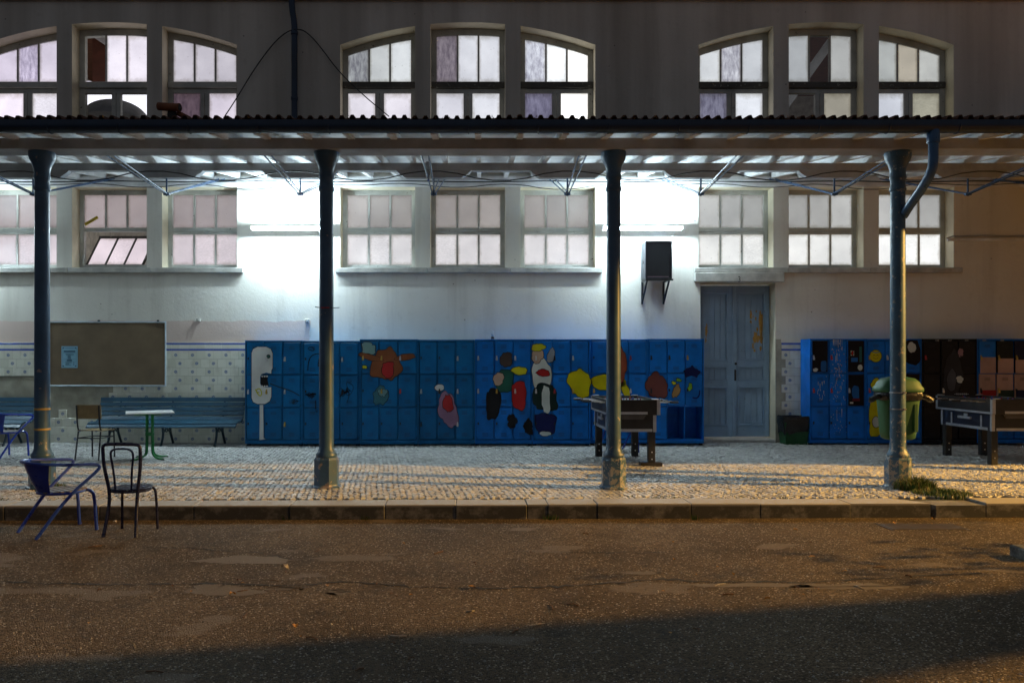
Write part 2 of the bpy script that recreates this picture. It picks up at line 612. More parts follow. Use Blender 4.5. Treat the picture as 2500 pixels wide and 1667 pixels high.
M['tweeter'] = simple('speaker_grille', (.016, .018, .024), .75, 0, .2, 3, .3, 300)
M['spk'] = painted('speaker_carpet', (.022, .028, .040), (.25, .27, .3), .76, .55, 30)
M['cable'] = simple('cable_black', (.010, .011, .014), .5)
M['lead'] = simple('number_black', (.012, .012, .012), .6)


def bag_mat():
    t = NT('black_bin_bag'); v = t.wpos()
    t.base((.010, .011, .012)); t.rough(.24)
    t.bump(t.noise(t.mapv(v, (9, 9, 3)), 2.0, 5, .6), .9, .03)
    return t.mat


def door_mat():
    t = NT('door_paint'); v = t.wpos()
    f = t.noise(v, 2.5, 5)
    c = t.mix(t.ramp(f, .3, .7), (.20, .30, .42), (.27, .39, .53))
    pale = t.ramp(t.noise(t.mapv(v, (6, 6, 1.2)), 2.0, 6, .65), .60, .8)
    c = t.mix(t.math('MULTIPLY', pale, .3), c, (.33, .38, .42))
    wear = t.ramp(t.noise(t.mapv(v, (1.6, 1, .8)), 8.0, 8, .72), .655, .67)
    c = t.mix(wear, c, (.09, .06, .04))
    t.base(c); t.rough(.5); t.bump(t.noise(t.mapv(v, (8, 8, 1)), 12, 4), .25, .004)
    return t.mat


M['bag'] = bag_mat()
M['door'] = door_mat()

# ================================================================== ground, pavement, kerb
g = MB(); g.add([(-150, -60, ASPH), (150, -60, ASPH), (150, 120, ASPH), (-150, 120, ASPH)], [(0, 1, 2, 3)])
ground = tag(g.build('ground', M['asphalt']), 'worn brown asphalt yard in front of the kerb', 'ground', kind='structure')

KROT = math.radians(0.9)           # the kerb runs slightly away from the facade's direction


def kerb_y(x, off=0.0):
    return 8.36 + off + x * math.tan(KROT)


pv = MB()
pv.prism_xy([(XL, kerb_y(XL, .3)), (XE, kerb_y(XE, .3)), (XE, YW + .6), (XL, YW + .6)], ASPH - .1, -.022)
pavement = tag(pv.build('pavement', M['bed']), 'pale limestone sett pavement under the canopy', 'pavement', kind='structure')

# ---- setts: a skewed running bond, each stone with its own corners and chamfer
rng = np.random.default_rng(3)


def sett_mesh_arrays(cx, cy, hw, hd, ang, zz):
    """returns verts (12) for one sett"""
    ca, sa = math.cos(ang), math.sin(ang)
    c4 = np.array([[-hw, -hd], [hw, -hd], [hw, hd], [-hw, hd]]) + rng.normal(0, .0055, (4, 2))
    ins = c4 * np.array([1 - .008 / hw, 1 - .008 / hd])
    R = np.array([[ca, -sa], [sa, ca]])
    lo = c4 @ R.T; hi = ins @ R.T
    tz = zz + rng.normal(0, .0018, 4)
    v = []
    for p in lo: v.append((cx + p[0], cy + p[1], -.03))
    for p in lo: v.append((cx + p[0], cy + p[1], zz - .008))
    for p, z in zip(hi, tz): v.append((cx + p[0], cy + p[1], z))
    return v


SF = [(8, 9, 10, 11)] + [(4 + k, 4 + (k + 1) % 4, 8 + (k + 1) % 4, 8 + k) for k in range(4)] + [(k, (k + 1) % 4, 4 + (k + 1) % 4, 4 + k) for k in range(4)]
ANG0 = math.radians(38)
PW, PD = .074, .063
setts = []
ca, sa = math.cos(ANG0), math.sin(ANG0)
for iu in range(-250, 340):
    for iv in range(-80, 430):
        u = (iu + (0.5 if iv % 2 else 0)) * PW; v_ = iv * PD
        wob = .03 * math.sin(u * 1.7) + .02 * math.sin(v_ * 2.3 + 1)
        x = u * ca - (v_ + wob) * sa; y = u * sa + (v_ + wob) * ca
        if x < -9.6 or x > 11.2 or y > YW - .04 or y < kerb_y(x, .375): continue
        if x * FPX / y + VPX < -260 or x * FPX / y + VPX > 2760: continue
        setts.append((x, y))
setts.sort(key=lambda p: p[1] if -60 < p[0] * FPX / p[1] + VPX < 2560 else 99)
bv = []; bf = []
for i, (x, y) in enumerate(setts):
    hw = PW / 2 - .0055 + rng.normal(0, .003); hd = PD / 2 - .005 + rng.normal(0, .0026)
    an = ANG0 + rng.normal(0, .17); x += rng.normal(0, .004); y += rng.normal(0, .005)
    z = .012 * math.sin(x * .9 + y) * .5 + rng.normal(0, .0022)
    if i < 300:
        vv = sett_mesh_arrays(0, 0, hw, hd, an, z)
        me = bpy.data.meshes.new('sett'); me.from_pydata(vv, [], SF); me.materials.append(M['cobble'])
        put('sett', me, pavement, (x, y, 0))
    else:
        o = len(bv); bv.extend(sett_mesh_arrays(x, y, hw, hd, an, z)); bf.extend([tuple(o + q for q in f) for f in SF])
me = bpy.data.meshes.new('sett_paving'); me.from_pydata(bv, [], bf); me.materials.append(M['cobble']); me.update()
tag(put('sett_paving', me, pavement), kind='stuff')

# ---- kerb stones, joints as in the photograph
kerb = tag(thing('kerb', 'granite kerb along the pavement edge', 'kerb'), kind='structure')
joints = [-420, -170, 21, 250, 477, 708, 940, 1113, 1287, 1338, 1459, 1689, 1860, 2084, 2287, 2419, 2600, 2830, 3100, 3400]
for a, b in zip(joints[:-1], joints[1:]):
    xa = (a - VPX) * 8.36 / FPX; xb = (b - VPX) * 8.36 / FPX
    dz = random.uniform(-.006, .004)
    k = MB()
    y0 = kerb_y((xa + xb) / 2); L = (xb - xa) / 2 - .002
    if b == 2287:      # chipped end beside the grass
        k.prism_xy([(-L, 0), (L - .02, 0), (L - .16, .20), (L - .30, .33), (-L, .33)], ASPH - .05, dz)
    elif a == 2287:
        k.prism_xy([(-L + .035, 0), (L, 0), (L, .33), (-L - .10, .33)], ASPH - .05, dz - .02)
    else:
        k.box(-L, L, 0, .33, ASPH - .05, dz, .007)
    o = k.build('kerb_stone', M['granite'], kerb, False, ((xa + xb) / 2, y0 + random.uniform(-.003, .003), 0), KROT)

# ================================================================== school building
building = thing('school_building', 'cream plastered school building with three groups of lit windows', 'building', (0, YW, 0))

PITCH, OW = 1.67, 1.385
GC = [at(267, 0, YW)[0], at(1142, 0, YW)[0], at(2017, 0, YW)[0]]
ZLB, ZLT = at(0, 655, YW)[1], at(0, 457, YW)[1]
ZUB = 5.45
ZAE, ZAT = at(0, 110, YW)[1], at(0, 55, YW)[1]      # arch springing and crown
HALF = PITCH + OW / 2
RISE = ZAT - ZAE
RAD = (HALF ** 2 + RISE ** 2) / (2 * RISE)


def arch(dx):
    return ZAT - RAD + math.sqrt(max(0, RAD * RAD - dx * dx))


RV = .30   # reveal depth
openings = []
for gi, gx in enumerate(GC):
    for k in (-1, 0, 1):
        cx = gx + k * PITCH
        openings.append(dict(x0=cx - OW / 2, x1=cx + OW / 2, zb=ZLB, top=lambda x: ZLT, kind='low', g=gi, k=k))
        openings.append(dict(x0=cx - OW / 2, x1=cx + OW / 2, zb=ZUB, top=(lambda x, gx=gx: arch(x - gx)), kind='up', g=gi, k=k))
DX0, DX1 = at(1710, 0, YW)[0], at(1893, 0, YW)[0]
DZT = at(0, 690, YW)[1]
openings.append(dict(x0=DX0, x1=DX1, zb=-.02, top=lambda x: DZT, kind='door', g=2, k=0))

ZTOP = 9.6
brk = {XL, XE}
for o in openings:
    n = 8 if o['kind'] == 'up' else 1
    for i in range(n + 1): brk.add(round(o['x0'] + (o['x1'] - o['x0']) * i / n, 5))
# also the plain plaster between is split so the mesh stays even
brk = sorted(brk)
w = MB()
for xa, xb in zip(brk[:-1], brk[1:]):
    xm = (xa + xb) / 2
    ops = sorted([o for o in openings if o['x0'] < xm < o['x1']], key=lambda o: o['zb'])
    za = zb_ = -.1
    for o in ops:
        if o['zb'] > za + 1e-4 or True:
            if o['zb'] - za > 1e-3:
                w.add([(xa, 0, za), (xb, 0, zb_), (xb, 0, o['zb']), (xa, 0, o['zb'])], [(0, 1, 2, 3)])
        za, zb_ = o['top'](xa), o['top'](xb)
    w.add([(xa, 0, za), (xb, 0, zb_), (xb, 0, ZTOP), (xa, 0, ZTOP)], [(0, 1, 2, 3)])
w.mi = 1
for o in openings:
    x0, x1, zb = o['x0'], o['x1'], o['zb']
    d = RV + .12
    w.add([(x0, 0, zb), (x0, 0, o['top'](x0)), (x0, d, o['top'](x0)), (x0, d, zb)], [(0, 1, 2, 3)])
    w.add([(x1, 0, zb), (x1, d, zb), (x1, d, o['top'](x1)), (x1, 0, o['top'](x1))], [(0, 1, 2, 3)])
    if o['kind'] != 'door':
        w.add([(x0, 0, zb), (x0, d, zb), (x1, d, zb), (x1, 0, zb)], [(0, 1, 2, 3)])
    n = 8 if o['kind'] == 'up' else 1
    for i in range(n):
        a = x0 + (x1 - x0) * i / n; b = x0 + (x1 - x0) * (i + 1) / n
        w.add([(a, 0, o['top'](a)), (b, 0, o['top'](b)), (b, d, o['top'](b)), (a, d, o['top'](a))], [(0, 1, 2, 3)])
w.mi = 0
# back of the wall, so that the hall's light stays in
w.add([(XL, 0, -.1), (XL, 0, ZTOP), (XL, .45, ZTOP), (XL, .45, -.1)], [(0, 1, 2, 3)])
w.add([(XL, 0, ZTOP), (XE, 0, ZTOP), (XE, .45, ZTOP), (XL, .45, ZTOP)], [(0, 1, 2, 3)])
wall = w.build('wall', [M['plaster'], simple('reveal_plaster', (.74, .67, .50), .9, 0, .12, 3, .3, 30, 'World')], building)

# ---- windows
pane_rng = random.Random(5)


def pane(parent, poly, y, rgb, kind):
    p = MB(); p.prism_xz(poly, y, y + .006)
    o = p.build('pane', M['clear'] if kind == 'clear' else M['g_' + kind], parent)
    o.color = (*rgb, 1)
    return o


def col255(r, g, b, k=1.0):
    f = lambda c: (c / 255 / 12.92) if c / 255 < .04045 else ((c / 255 + .055) / 1.055) ** 2.4
    return tuple(f(c) * k for c in (r, g, b))


# brightness of the panes: [group][window] -> upper three, lower ones (colour, glass)
LIL = (205, 196, 214); PNK = (178, 160, 162); PNL = (206, 190, 198)
UP = {
    (0, -1): ([(LIL, 'frosted'), (LIL, 'dirty'), ((212, 204, 220), 'frosted')], [((238, 228, 242), 'frosted'), ((226, 222, 232), 'ripple')]),
    (0, 0): ([((60, 30, 20), None), ((232, 226, 238), 'frosted'), ((226, 220, 232), 'frosted')], [((250, 250, 255), 'clear'), ((250, 250, 255), 'clear')]),
    (0, 1): ([((186, 182, 192), 'frosted'), ((190, 186, 196), 'frosted'), ((182, 178, 188), 'frosted')], [((92, 76, 84), 'dirty'), ((206, 198, 212), 'frosted')]),
    (1, -1): ([((150, 154, 154), 'dirty'), ((190, 194, 196), 'frosted'), ((204, 208, 212), 'frosted')], [((220, 216, 226), 'frosted'), ((222, 218, 228), 'frosted')]),
    (1, 0): ([((128, 120, 126), 'dirty'), ((204, 206, 214), 'frosted'), ((206, 208, 216), 'frosted')], [((206, 206, 216), 'frosted'), ((226, 228, 236), 'frosted')]),
    (1, 1): ([((206, 210, 216), 'dirty'), ((240, 244, 250), 'frosted'), ((255, 255, 255), 'frosted')], [((116, 114, 134), 'dirty'), ((255, 255, 255), 'frosted')]),
    (2, -1): ([((204, 208, 212), 'frosted'), ((190, 192, 196), 'dirty'), ((186, 190, 196), 'frosted')], [((122, 122, 138), 'dirty'), ((222, 226, 234), 'frosted')]),
    (2, 0): ([((160, 164, 168), 'frosted'), ((60, 55, 55), 'clear'), ((162, 164, 164), 'frosted')], [((80, 76, 72), 'clear'), ((150, 146, 134), 'frosted')]),
    (2, 1): ([((158, 162, 162), 'frosted'), ((158, 152, 140), 'frosted'), ((172, 174, 172), 'frosted')], [((196, 200, 210), 'frosted'), ((150, 148, 134), 'ripple')]),
}
LOWU = {0: (158, 146, 148), 1: (152, 146, 144), 2: (168, 169, 168)}
LOWL = {0: (198, 187, 194), 1: (205, 202, 205), 2: (212, 213, 212)}

FY = RV - .02          # front of the window frames, behind the wall face
for o in openings:
    if o['kind'] == 'door': continue
    x0, x1 = o['x0'], o['x1']; W = x1 - x0
    f = MB(); panes = []
    if o['kind'] == 'low':
        z0, z1 = o['zb'], ZLT
        H = z1 - z0
        zm0 = z0 + H * (655 - 567) / 198; zm1 = z0 + H * (655 - 550) / 198
        fw = .085
        f.box(x0, x0 + fw, FY, FY + .09, z0, z1, .006); f.box(x1 - fw, x1, FY, FY + .09, z0, z1, .006)
        f.box(x0 + fw, x1 - fw, FY + .002, FY + .088, z1 - .085, z1)
        f.box(x0 + fw, x1 - fw, FY + .002, FY + .088, z0, z0 + .10, .005)
        f.box(x0 + .02, x1 - .02, FY - .03, FY + .001, z0, z0 + .035, .004)
        f.box(x0 + fw, x1 - fw, FY + .004, FY + .09, zm0 + .055, zm1, .004)
        tilt = (o['g'] == 0 and o['k'] == 0)
        if not tilt:
            f.box(x0 + fw, x1 - fw, FY - .012, FY + .075, zm0, zm0 + .050, .004)
        gx0, gx1 = x0 + fw, x1 - fw
        step = (gx1 - gx0) / 3
        for q in (1, 2):
            f.box(gx0 + q * step - .017, gx0 + q * step + .017, FY + .01, FY + .06, zm1, z1 - .085)
            if not tilt: f.box(gx0 + q * step - .017, gx0 + q * step + .017, FY, FY + .05, z0 + .10, zm0)
        win = f.build('window', M['frame'], building)
        for q in range(3):
            a, b = gx0 + q * step + (.017 if q else 0), gx0 + (q + 1) * step - (.017 if q < 2 else 0)
            v = pane_rng.uniform(.86, 1.1)
            c = tuple(min(255, k * v) for k in LOWU[o['g']])
            pane(win, [(a, zm1), (b, zm1), (b, z1 - .085), (a, z1 - .085)], FY + .035, col255(*c), pane_rng.choice(['frosted', 'ribbed', 'ribbed']))
            if not tilt:
                v = pane_rng.uniform(.96, 1.05)
                if o['g'] == 2 and o['k'] == 1: v = 1.12
                c = tuple(min(255, k * v) for k in LOWL[o['g']])
                pane(win, [(a, z0 + .10), (b, z0 + .10), (b, zm0), (a, zm0)], FY + .022, col255(*c), pane_rng.choice(['frosted', 'ripple', 'ribbed', 'frosted']))
        if tilt:
            # lower sash hanging askew, its top tipped into the hall
            s_ = MB()
            sh = zm0 - z0 - .05; lw = gx1 - gx0 - .04
            s_.box(-.02, lw - .10, 0, .04, 0, .05); s_.box(.14, lw + .04, .20, .24, sh - .05, sh)
            for q in range(4):
                xx = .0 + q * (lw - .12) / 3
                s_.bar((xx, .02, .04), (xx + .16, .22, sh - .03), .035, .035, (0, 1, 0))
            sash = s_.build('sash', M['frame_dark'], win, False, (gx0 + .03, FY + .03, z0 + .06))
            for q in range(3):
                xa = q * (lw - .12) / 3 + .02; xb = (q + 1) * (lw - .12) / 3 - .02
                pm = MB()
                pm.add([(xa, .015, .05), (xb, .015, .05), (xb + .15, .205, sh - .05), (xa + .15, .205, sh - .05)], [(0, 1, 2, 3)])
                pn = pm.build('pane', M['g_ripple' if q == 1 else 'g_frosted'], win, False, (gx0 + .03, FY + .03, z0 + .06))
                pn.color = (*col255(214, 200, 208), 1)
            ys = MB(); ys.bar((gx0 + .02, FY - .004, zm1 + .06), (gx0 + .26, FY - .004, zm1 + .20), .012, .055, (0, 0, 1))
            ys.build('yellow_tape', simple('yellow_tape', (.55, .40, .02), .5), win)
    else:
        gx = GC[o['g']]
        top = lambda x, t=0.0: arch(x - gx) - t
        zt0, zt1 = at(0, 204, YW)[1], at(0, 188, YW)[1]
        fw = .10
        N = 8
        xs = [x0 + W * i / N for i in range(N + 1)]
        f.box(x0, x0 + fw, FY, FY + .10, o['zb'], top(x0) - .02); f.box(x1 - fw, x1, FY, FY + .10, o['zb'], top(x1) - .02)
        for a, b in zip(xs[:-1], xs[1:]):
            f.prism_xz([(a, top(a) - .125), (b, top(b) - .125), (b, top(b)), (a, top(a))], FY + .003, FY + .10)
        f.box(x0 + fw, x1 - fw, FY + .004, FY + .09, zt0 - .09, zt0 - .005, .004)
        cxm = (x0 + x1) / 2
        f.box(cxm - .085, cxm - .004, FY - .006, FY + .08, o['zb'] + .1, zt0 - .09, .005)
        f.box(cxm + .004, cxm + .085, FY - .006, FY + .08, o['zb'] + .1, zt0 - .09, .005)
        f.box(x0 + fw, x1 - fw, FY + .004, FY + .09, o['zb'], o['zb'] + .1)
        gx0, gx1 = x0 + fw, x1 - fw; step = (gx1 - gx0) / 3
        for q in (1, 2):
            xx = gx0 + q * step
            f.prism_xz([(xx - .017, zt1), (xx + .017, zt1), (xx + .017, top(xx + .017) - .11), (xx - .017, top(xx - .017) - .11)], FY + .01, FY + .06)
        win = f.build('window', M['frame'], building)
        tr = MB(); tr.box(x0 + .002, x1 - .002, FY - .035, FY + .07, zt0, zt1, .012)
        tr.build('transom', M['frame_dark'] if o['g'] else M['frame'], win)
        us, ls = UP[(o['g'], o['k'])]
        for q in range(3):
            a, b = gx0 + q * step + (.017 if q else 0), gx0 + (q + 1) * step - (.017 if q < 2 else 0)
            m_ = (a + b) / 2
            c, kd = us[q]
            if kd is None:      # broken pane: only a shard left in the putty
                pane(win, [(a, zt1), (a + .20, zt1), (a + .06, zt1 + .035), (a, zt1 + .03)], FY + .035, col255(225, 218, 232), 'frosted')
                continue
            pane(win, [(a, zt1), (b, zt1), (b, top(b) - .12), (m_, top(m_) - .12), (a, top(a) - .12)], FY + .035, col255(*c, 1.25 if min(c) > 250 else 1.0), kd)
        for q, (a, b) in enumerate(((gx0, cxm - .085), (cxm + .085, gx1))):
            c, kd = ls[q]
            pane(win, [(a, o['zb'] + .1), (b, o['zb'] + .1), (b, zt0 - .09), (a, zt0 - .09)], FY + .03, col255(*c, 1.5 if min(c) > 250 else 1.0), kd)

# window sills (one long stone shelf in lengths) under the lower windows
for gi, gx in enumerate(GC):
    xs0 = gx - HALF - .09; xs1 = gx + HALF + .13
    cuts = [xs0, gx - PITCH / 2 + .1, gx + PITCH / 2 - .05, xs1]
    for a, b in zip(cuts[:-1], cuts[1:]):
        s_ = MB(); s_.box(a + .002, b - .002, -.075, .0 + RV - .04, ZLB - .088, ZLB + .004, .008)
        s_.build('sill', M['stone'], building)

# ---- door with lintel
LX0, LX1 = at(1694, 0, YW)[0], at(1911, 0, YW)[0]
lt = MB(); lt.box(LX0, LX1, -.11, .25, DZT + .004, ZLB - .092, .012)
lintel = lt.build('lintel', M['stone'], building)


def text_mesh(name, s, size, mat):
    cu = bpy.data.curves.new(name, 'FONT'); cu.body = s; cu.size = size; cu.extrude = .002
    cu.align_x = 'CENTER'; cu.resolution_u = 3
    ob = bpy.data.objects.new(name, cu); COL.objects.link(ob)
    me = bpy.data.meshes.new_from_object(ob.evaluated_get(bpy.context.evaluated_depsgraph_get()))
    bpy.data.objects.remove(ob); bpy.data.curves.remove(cu)
    me.materials.clear(); me.materials.append(mat)
    return me


nx, nz = at(1805, 688, YW - .11)
num = put('door_number', text_mesh('door_number', '3', .155, M['lead']), lintel, (nx, -.1125, nz - .005))
num.rotation_euler = (math.radians(90), 0, 0); num.scale = (.72, 1, 1)

DY = .30
step_ = MB(); step_.box(DX0 + .002, DX1 - .002, .01, .55, -.02, .055, .01)
step_.build('threshold', M['stone'], building)
for side in (0, 1):
    xm = (DX0 + DX1) / 2 - .01
    a, b = (DX0 + .012, xm - .006) if side == 0 else (xm + .006, DX1 - .012)
    z0, z1 = .075 if side == 0 else .085, DZT - .03
    d = MB()
    d.box(a, b, DY + .012, DY + .045, z0, z1)                       # core
    st = .085
    zs = [z0, z0 + .20, z0 + .95, z0 + 1.04, z0 + 1.33, z0 + 1.43, z1 - .14, z1]
    for xa, xb in ((a, a + st), (b - st, b)):
        d.box(xa, xb, DY - .028, DY + .011, z0, z1, .005)
    for za, zb_ in ((zs[0], zs[1]), (zs[2], zs[3]), (zs[4], zs[5]), (zs[6], zs[7])):
        d.box(a + st, b - st, DY - .026, DY + .011, za, zb_, .004)
    if side == 1:
        d.box(a - .02, a + .045, DY - .052, DY - .029, z0, z1, .006)     # cover strip
    leaf = d.build('door_leaf', M['door'], building)
    for za, zb_ in ((zs[1], zs[2]), (zs[3], zs[4]), (zs[5], zs[6])):
        # bolection frame and tongued boards of each panel
        p = MB(); i0, i1 = a + st + .002, b - st - .002
        for q in range(4):
            if q < 2: p.box(*( (i0, i0 + .03) if q == 0 else (i1 - .03, i1) ), DY - .034, DY + .0105, za + .002, zb_ - .002, .006)
            else: p.box(i0 + .031, i1 - .031, DY - .034, DY + .0105, *((za + .002, za + .032) if q == 2 else (zb_ - .032, zb_ - .002)), .006)
        p.build('panel_moulding', M['door'], leaf)
        nb = 4
        for q in range(nb):
            bw = (i1 - i0 - .07) / nb
            p = MB(); p.box(i0 + .035 + q * bw + .004, i0 + .035 + (q + 1) * bw - .004, DY - .002, DY + .0108, za + .034, zb_ - .034, .003)
            p.build('panel_board', M['door'], leaf)
    # ochre patches where the blue has flaked off
    rr = random.Random(20 + side)
    ochre = bpy.data.materials.get('flaked_ochre') or simple('flaked_ochre', (.42, .23, .05), .8, 0, .25, 20)
    spots = [(a + .18, z0 + 1.98, .022, .10), (a + .17, z0 + 1.82, .015, .05), (a + .19, z0 + 2.1, .012, .05)] if side == 0 else \
        [(b - .15, z0 + 2.12, .05, .23), (b - .16, z0 + 1.66, .02, .05), (b - .30, z0 + 1.70, .016, .06), (b - .27, z0 + 1.62, .02, .03), (b - .15, z0 + 1.88, .035, .11), (b - .26, z0 + 1.86, .04, .12), (b - .21, z0 + 1.84, .03, .06), (b - .34, z0 + 2.30, .02, .09),
         (b - .34, z0 + 2.16, .025, .03), (b - .25, z0 + 2.22, .014, .04), (b - .22, z0 + 2.02, .018, .04), (b - .30, z0 + 2.26, .01, .03), (b - .24, z0 + 2.36, .012, .02)]
    for (cx, cz, rx, rz_) in spots:
        poly = []
        n = 18
        for q in range(n):
            an = 2 * math.pi * q / n
            rr_ = 1 + rr.uniform(-.35, .3)
            poly.append((cx + math.cos(an) * rx * rr_, cz + math.sin(an) * rz_ * rr_))
        p = MB(); p.prism_xz(poly, DY - .0035, DY - .0025)
        p.build('flaked_paint', ochre, leaf)
    if side == 1:
        k = MB(); k.ball((a + .035, DY - .08, z0 + 1.37), .025); k.box(a + .015, a + .05, DY - .058, DY - .053, z0 + 1.05, z0 + 1.26, .003)
        k.build('handle', M['dark'], leaf, True)

# ---- right-hand jamb of the doorway, grey stone
jm = MB(); jm.box(DX1 + .001, DX1 + .10, -.012, .004, -.02, at(0, 828, YW)[1])
jm.build('jamb', M['mortar'], building)

# ---- glazed tile dado
TP = .155
zb1 = at(0, 836, YW)[1]


def tile_obj(me, x, z):
    return put('tile', me, wall, (x, -.006, z))


def tile_mesh(wd, ht, mat):
    b = MB(); b.box(-wd / 2, wd / 2, -.008, .008, -ht / 2, ht / 2, .0025)
    return b.mesh('tile', mat)


T_pl = tile_mesh(TP - .004, TP - .004, M['tile']); T_fl = tile_mesh(TP - .004, TP - .004, M['tile_f']); T_bo = tile_mesh(TP - .003, TP - .004, M['tile_b'])
mrt = MB(); mrt.box(-9.6, at(640, 0, YW)[0], -.004, .001, -.02, zb1); mrt.build('tile_bedding', M['mortar'], building)
mrt = MB(); mrt.box(DX1 + .104, at(2015, 0, YW)[0], -.004, .001, -.02, zb1); mrt.build('tile_bedding', M['mortar'], building)
BX0, BX1 = at(125, 0, YW)[0], at(407, 0, YW)[0]


def dado(xa, xb, missing):
    n = int((xb - xa) / TP) + 1
    for c in range(n):
        x = xa + (c + .5) * TP
        if x + TP / 2 > xb + .02: continue
        if not missing(x, zb1 - TP / 2): tile_obj(T_bo, x, zb1 - TP / 2)
    for r in range(1, 13):
        z = zb1 - (r + .5) * TP
        for c in range(n):
            x = xa + (c + (.5 if r % 2 else 1.0)) * TP
            if x + TP / 2 > xb + .02 or missing(x, z): continue
            tile_obj(T_fl if c % 2 == 0 else T_pl, x, z)


def miss_left(x, z):
    if BX0 + .05 < x < BX1 - .08 and z > at(0, 936, YW)[1]: return True          # behind the board
    px = x * FPX / YW + VPX; py = HZ - (z - EYE) * FPX / YW
    if px < 275 and 918 < py < 1010 + 12 * math.sin(px * .11): return True       # fallen tiles
    if px < 110 and py > 1010: return True
    return False


dado(at(-30, 0, YW)[0], at(612, 0, YW)[0], miss_left)
dado(DX1 + .11, at(2010, 0, YW)[0], lambda x, z: z < .07)

# ---- wall-plate moulding under the canopy, pipes along it
ZWP = at(0, 447, YW)[1]
mo = MB(); mo.prism_yz([(0, ZWP - .07), (-.03, ZWP - .06), (-.05, ZWP), (-.09, ZWP + .03), (-.09, ZWP + .10), (0, ZWP + .10)][::-1], XL, XR)
mo.build('cornice', M['white_wood'], building)
sc_ = MB(); sc_.box(XL, XR, -.06, 0, 8.165, 8.4, .01); sc_.build('string_course', M['plaster'], building)

# ---- rain pipe on the upper wall
px_ = at(722, 0, YW)[0]
dp = MB(); dp.tube(smooth_path([(px_ - .05, -.12, 9.2), (px_ - .05, -.12, 8.3), (px_ - .045, -.12, 8.0), (px_, -.10, 7.72), (px_, -.10, 7.4), (px_, -.10, 5.0)], 1), .055, 12)
rp = dp.build('rain_pipe', M['dark_pipe'], building, True)
for z in (7.5, 6.3):
    cl = MB(); cl.lathe([(.062, 0), (.066, .01), (.066, .05), (.062, .06)], 12, (px_, -.10, z)); cl.build('pipe_clamp', M['dark_pipe'], rp)
# conduit with clips on the right wall
c0x, c0z = at(2312, 580, YW)
ledge = MB(); ledge.box(c0x, XR, -.035, -.001, c0z - .07, c0z - .015, .004); ledge.build('ledge', M['white_wood'], building)
cd = MB(); cd.tube([(c0x - .02, -.02, c0z - .02), (c0x + .1, -.03, c0z + .02)] + [(c0x + .2 + .45 * i, -.03, c0z + .02 + (.008 if i % 2 else -.004)) for i in range(10)], .014, 8)
cd.build('conduit', M['beam'], building, True)

# ================================================================== the hall behind the windows
hall = tag(thing('hall', 'lit hall behind the windows', 'room', (0, YW, 0)), kind='structure')
hw_ = simple('hall_wall', (.62, .60, .55), .9); brown = simple('hall_ceiling_boards', (.16, .055, .03), .7)
h = MB(); h.box(XL, XR, 9.0, 9.2, -.1, 9.6); h.build('hall_wall', hw_, hall)
h = MB(); h.box(XL, XR, .5, 9.0, -.2, -.1); h.build('hall_floor', M['mortar'], hall)
h = MB(); h.add([(XL, .45, 9.0), (XR, .45, 9.0), (XR, 9.0, 9.4), (XL, 9.0, 9.4)], [(0, 3, 2, 1)]); h.build('hall_ceiling', brown, hall)
for x in (XL + .05, XR - .05):
    h = MB(); h.box(x - .05, x + .05, .45, 9.0, -.1, 9.5); h.build('hall_wall', hw_, hall)
for bx in (at(205, 0, YW)[0], at(2040, 0, YW)[0]):
    s_ = 1 if bx < 0 else -1
    h = MB(); h.bar((bx - .9 * s_, 1.6, 8.45), (bx + 1.3 * s_, 1.6, 6.95 if s_ > 0 else 5.4), .16, .14, (0, 1, 0)); h.build('hall_rafter', M['white_wood'], hall)
bx = at(212, 0, YW)[0]
h = MB(); h.box(bx - .75, bx + .30, 1.75, 1.8, 7.2, 8.3); h.build('hall_boarding', brown, hall)
bx = at(1965, 0, YW)[0]
h = MB(); h.box(bx - .85, bx + .55, 2.2, 2.25, 5.2, 8.7); h.build('hall_boarding', simple('hall_dark_boards', (.05, .04, .038), .8), hall)
h = MB(); h.tube([(bx - .8 + 1.0 * math.sin(t * .16), 1.2, 5.75 + 1.0 * math.cos(t * .16)) for t in range(10)], .035, 8); h.build('hall_arch', simple('teal_steel', (.10, .18, .17), .5), hall, True)
dome = MB(); dx, dz = at(272, 290, YW + .9)
dome.lathe([(.62 * math.cos(a), .62 * math.sin(a) * .62) for a in [math.radians(q) for q in range(0, 90, 9)]] + [(.02, .40)], 28, (dx, 1.1, dz + .02))
dome.build('hall_dome', simple('grey_dome', (.16, .155, .14), .7), hall, True)
lp = MB(); lp.box(dx - 1.0, dx + .95, 1.9, 1.94, 6.3, 7.15); lp.build('hall_glow_sheet', emis('hall_glow', (1, .98, 1), 1.5), hall)  # glowing sheet added behind the dome, stands in for lamp glare
hl = bpy.data.lights.new('hall_lamp', 'AREA'); hl.shape = 'RECTANGLE'; hl.size = 14; hl.size_y = 1.2; hl.energy = 260; hl.color = (1, .97, .95)
hlo = bpy.data.objects.new('hall_lamp', hl); COL.objects.link(hlo); hlo.location = (0, YW + 4.5, 8.6); tag(hlo, 'long strip lamp under the hall ceiling', 'lamp')

# ================================================================== canopy
SL = .146
ZB = 3.99; ZBT = 4.12            # soffit and top of the front beam


def raf_z(y): return ZBT + (y - YC) * SL


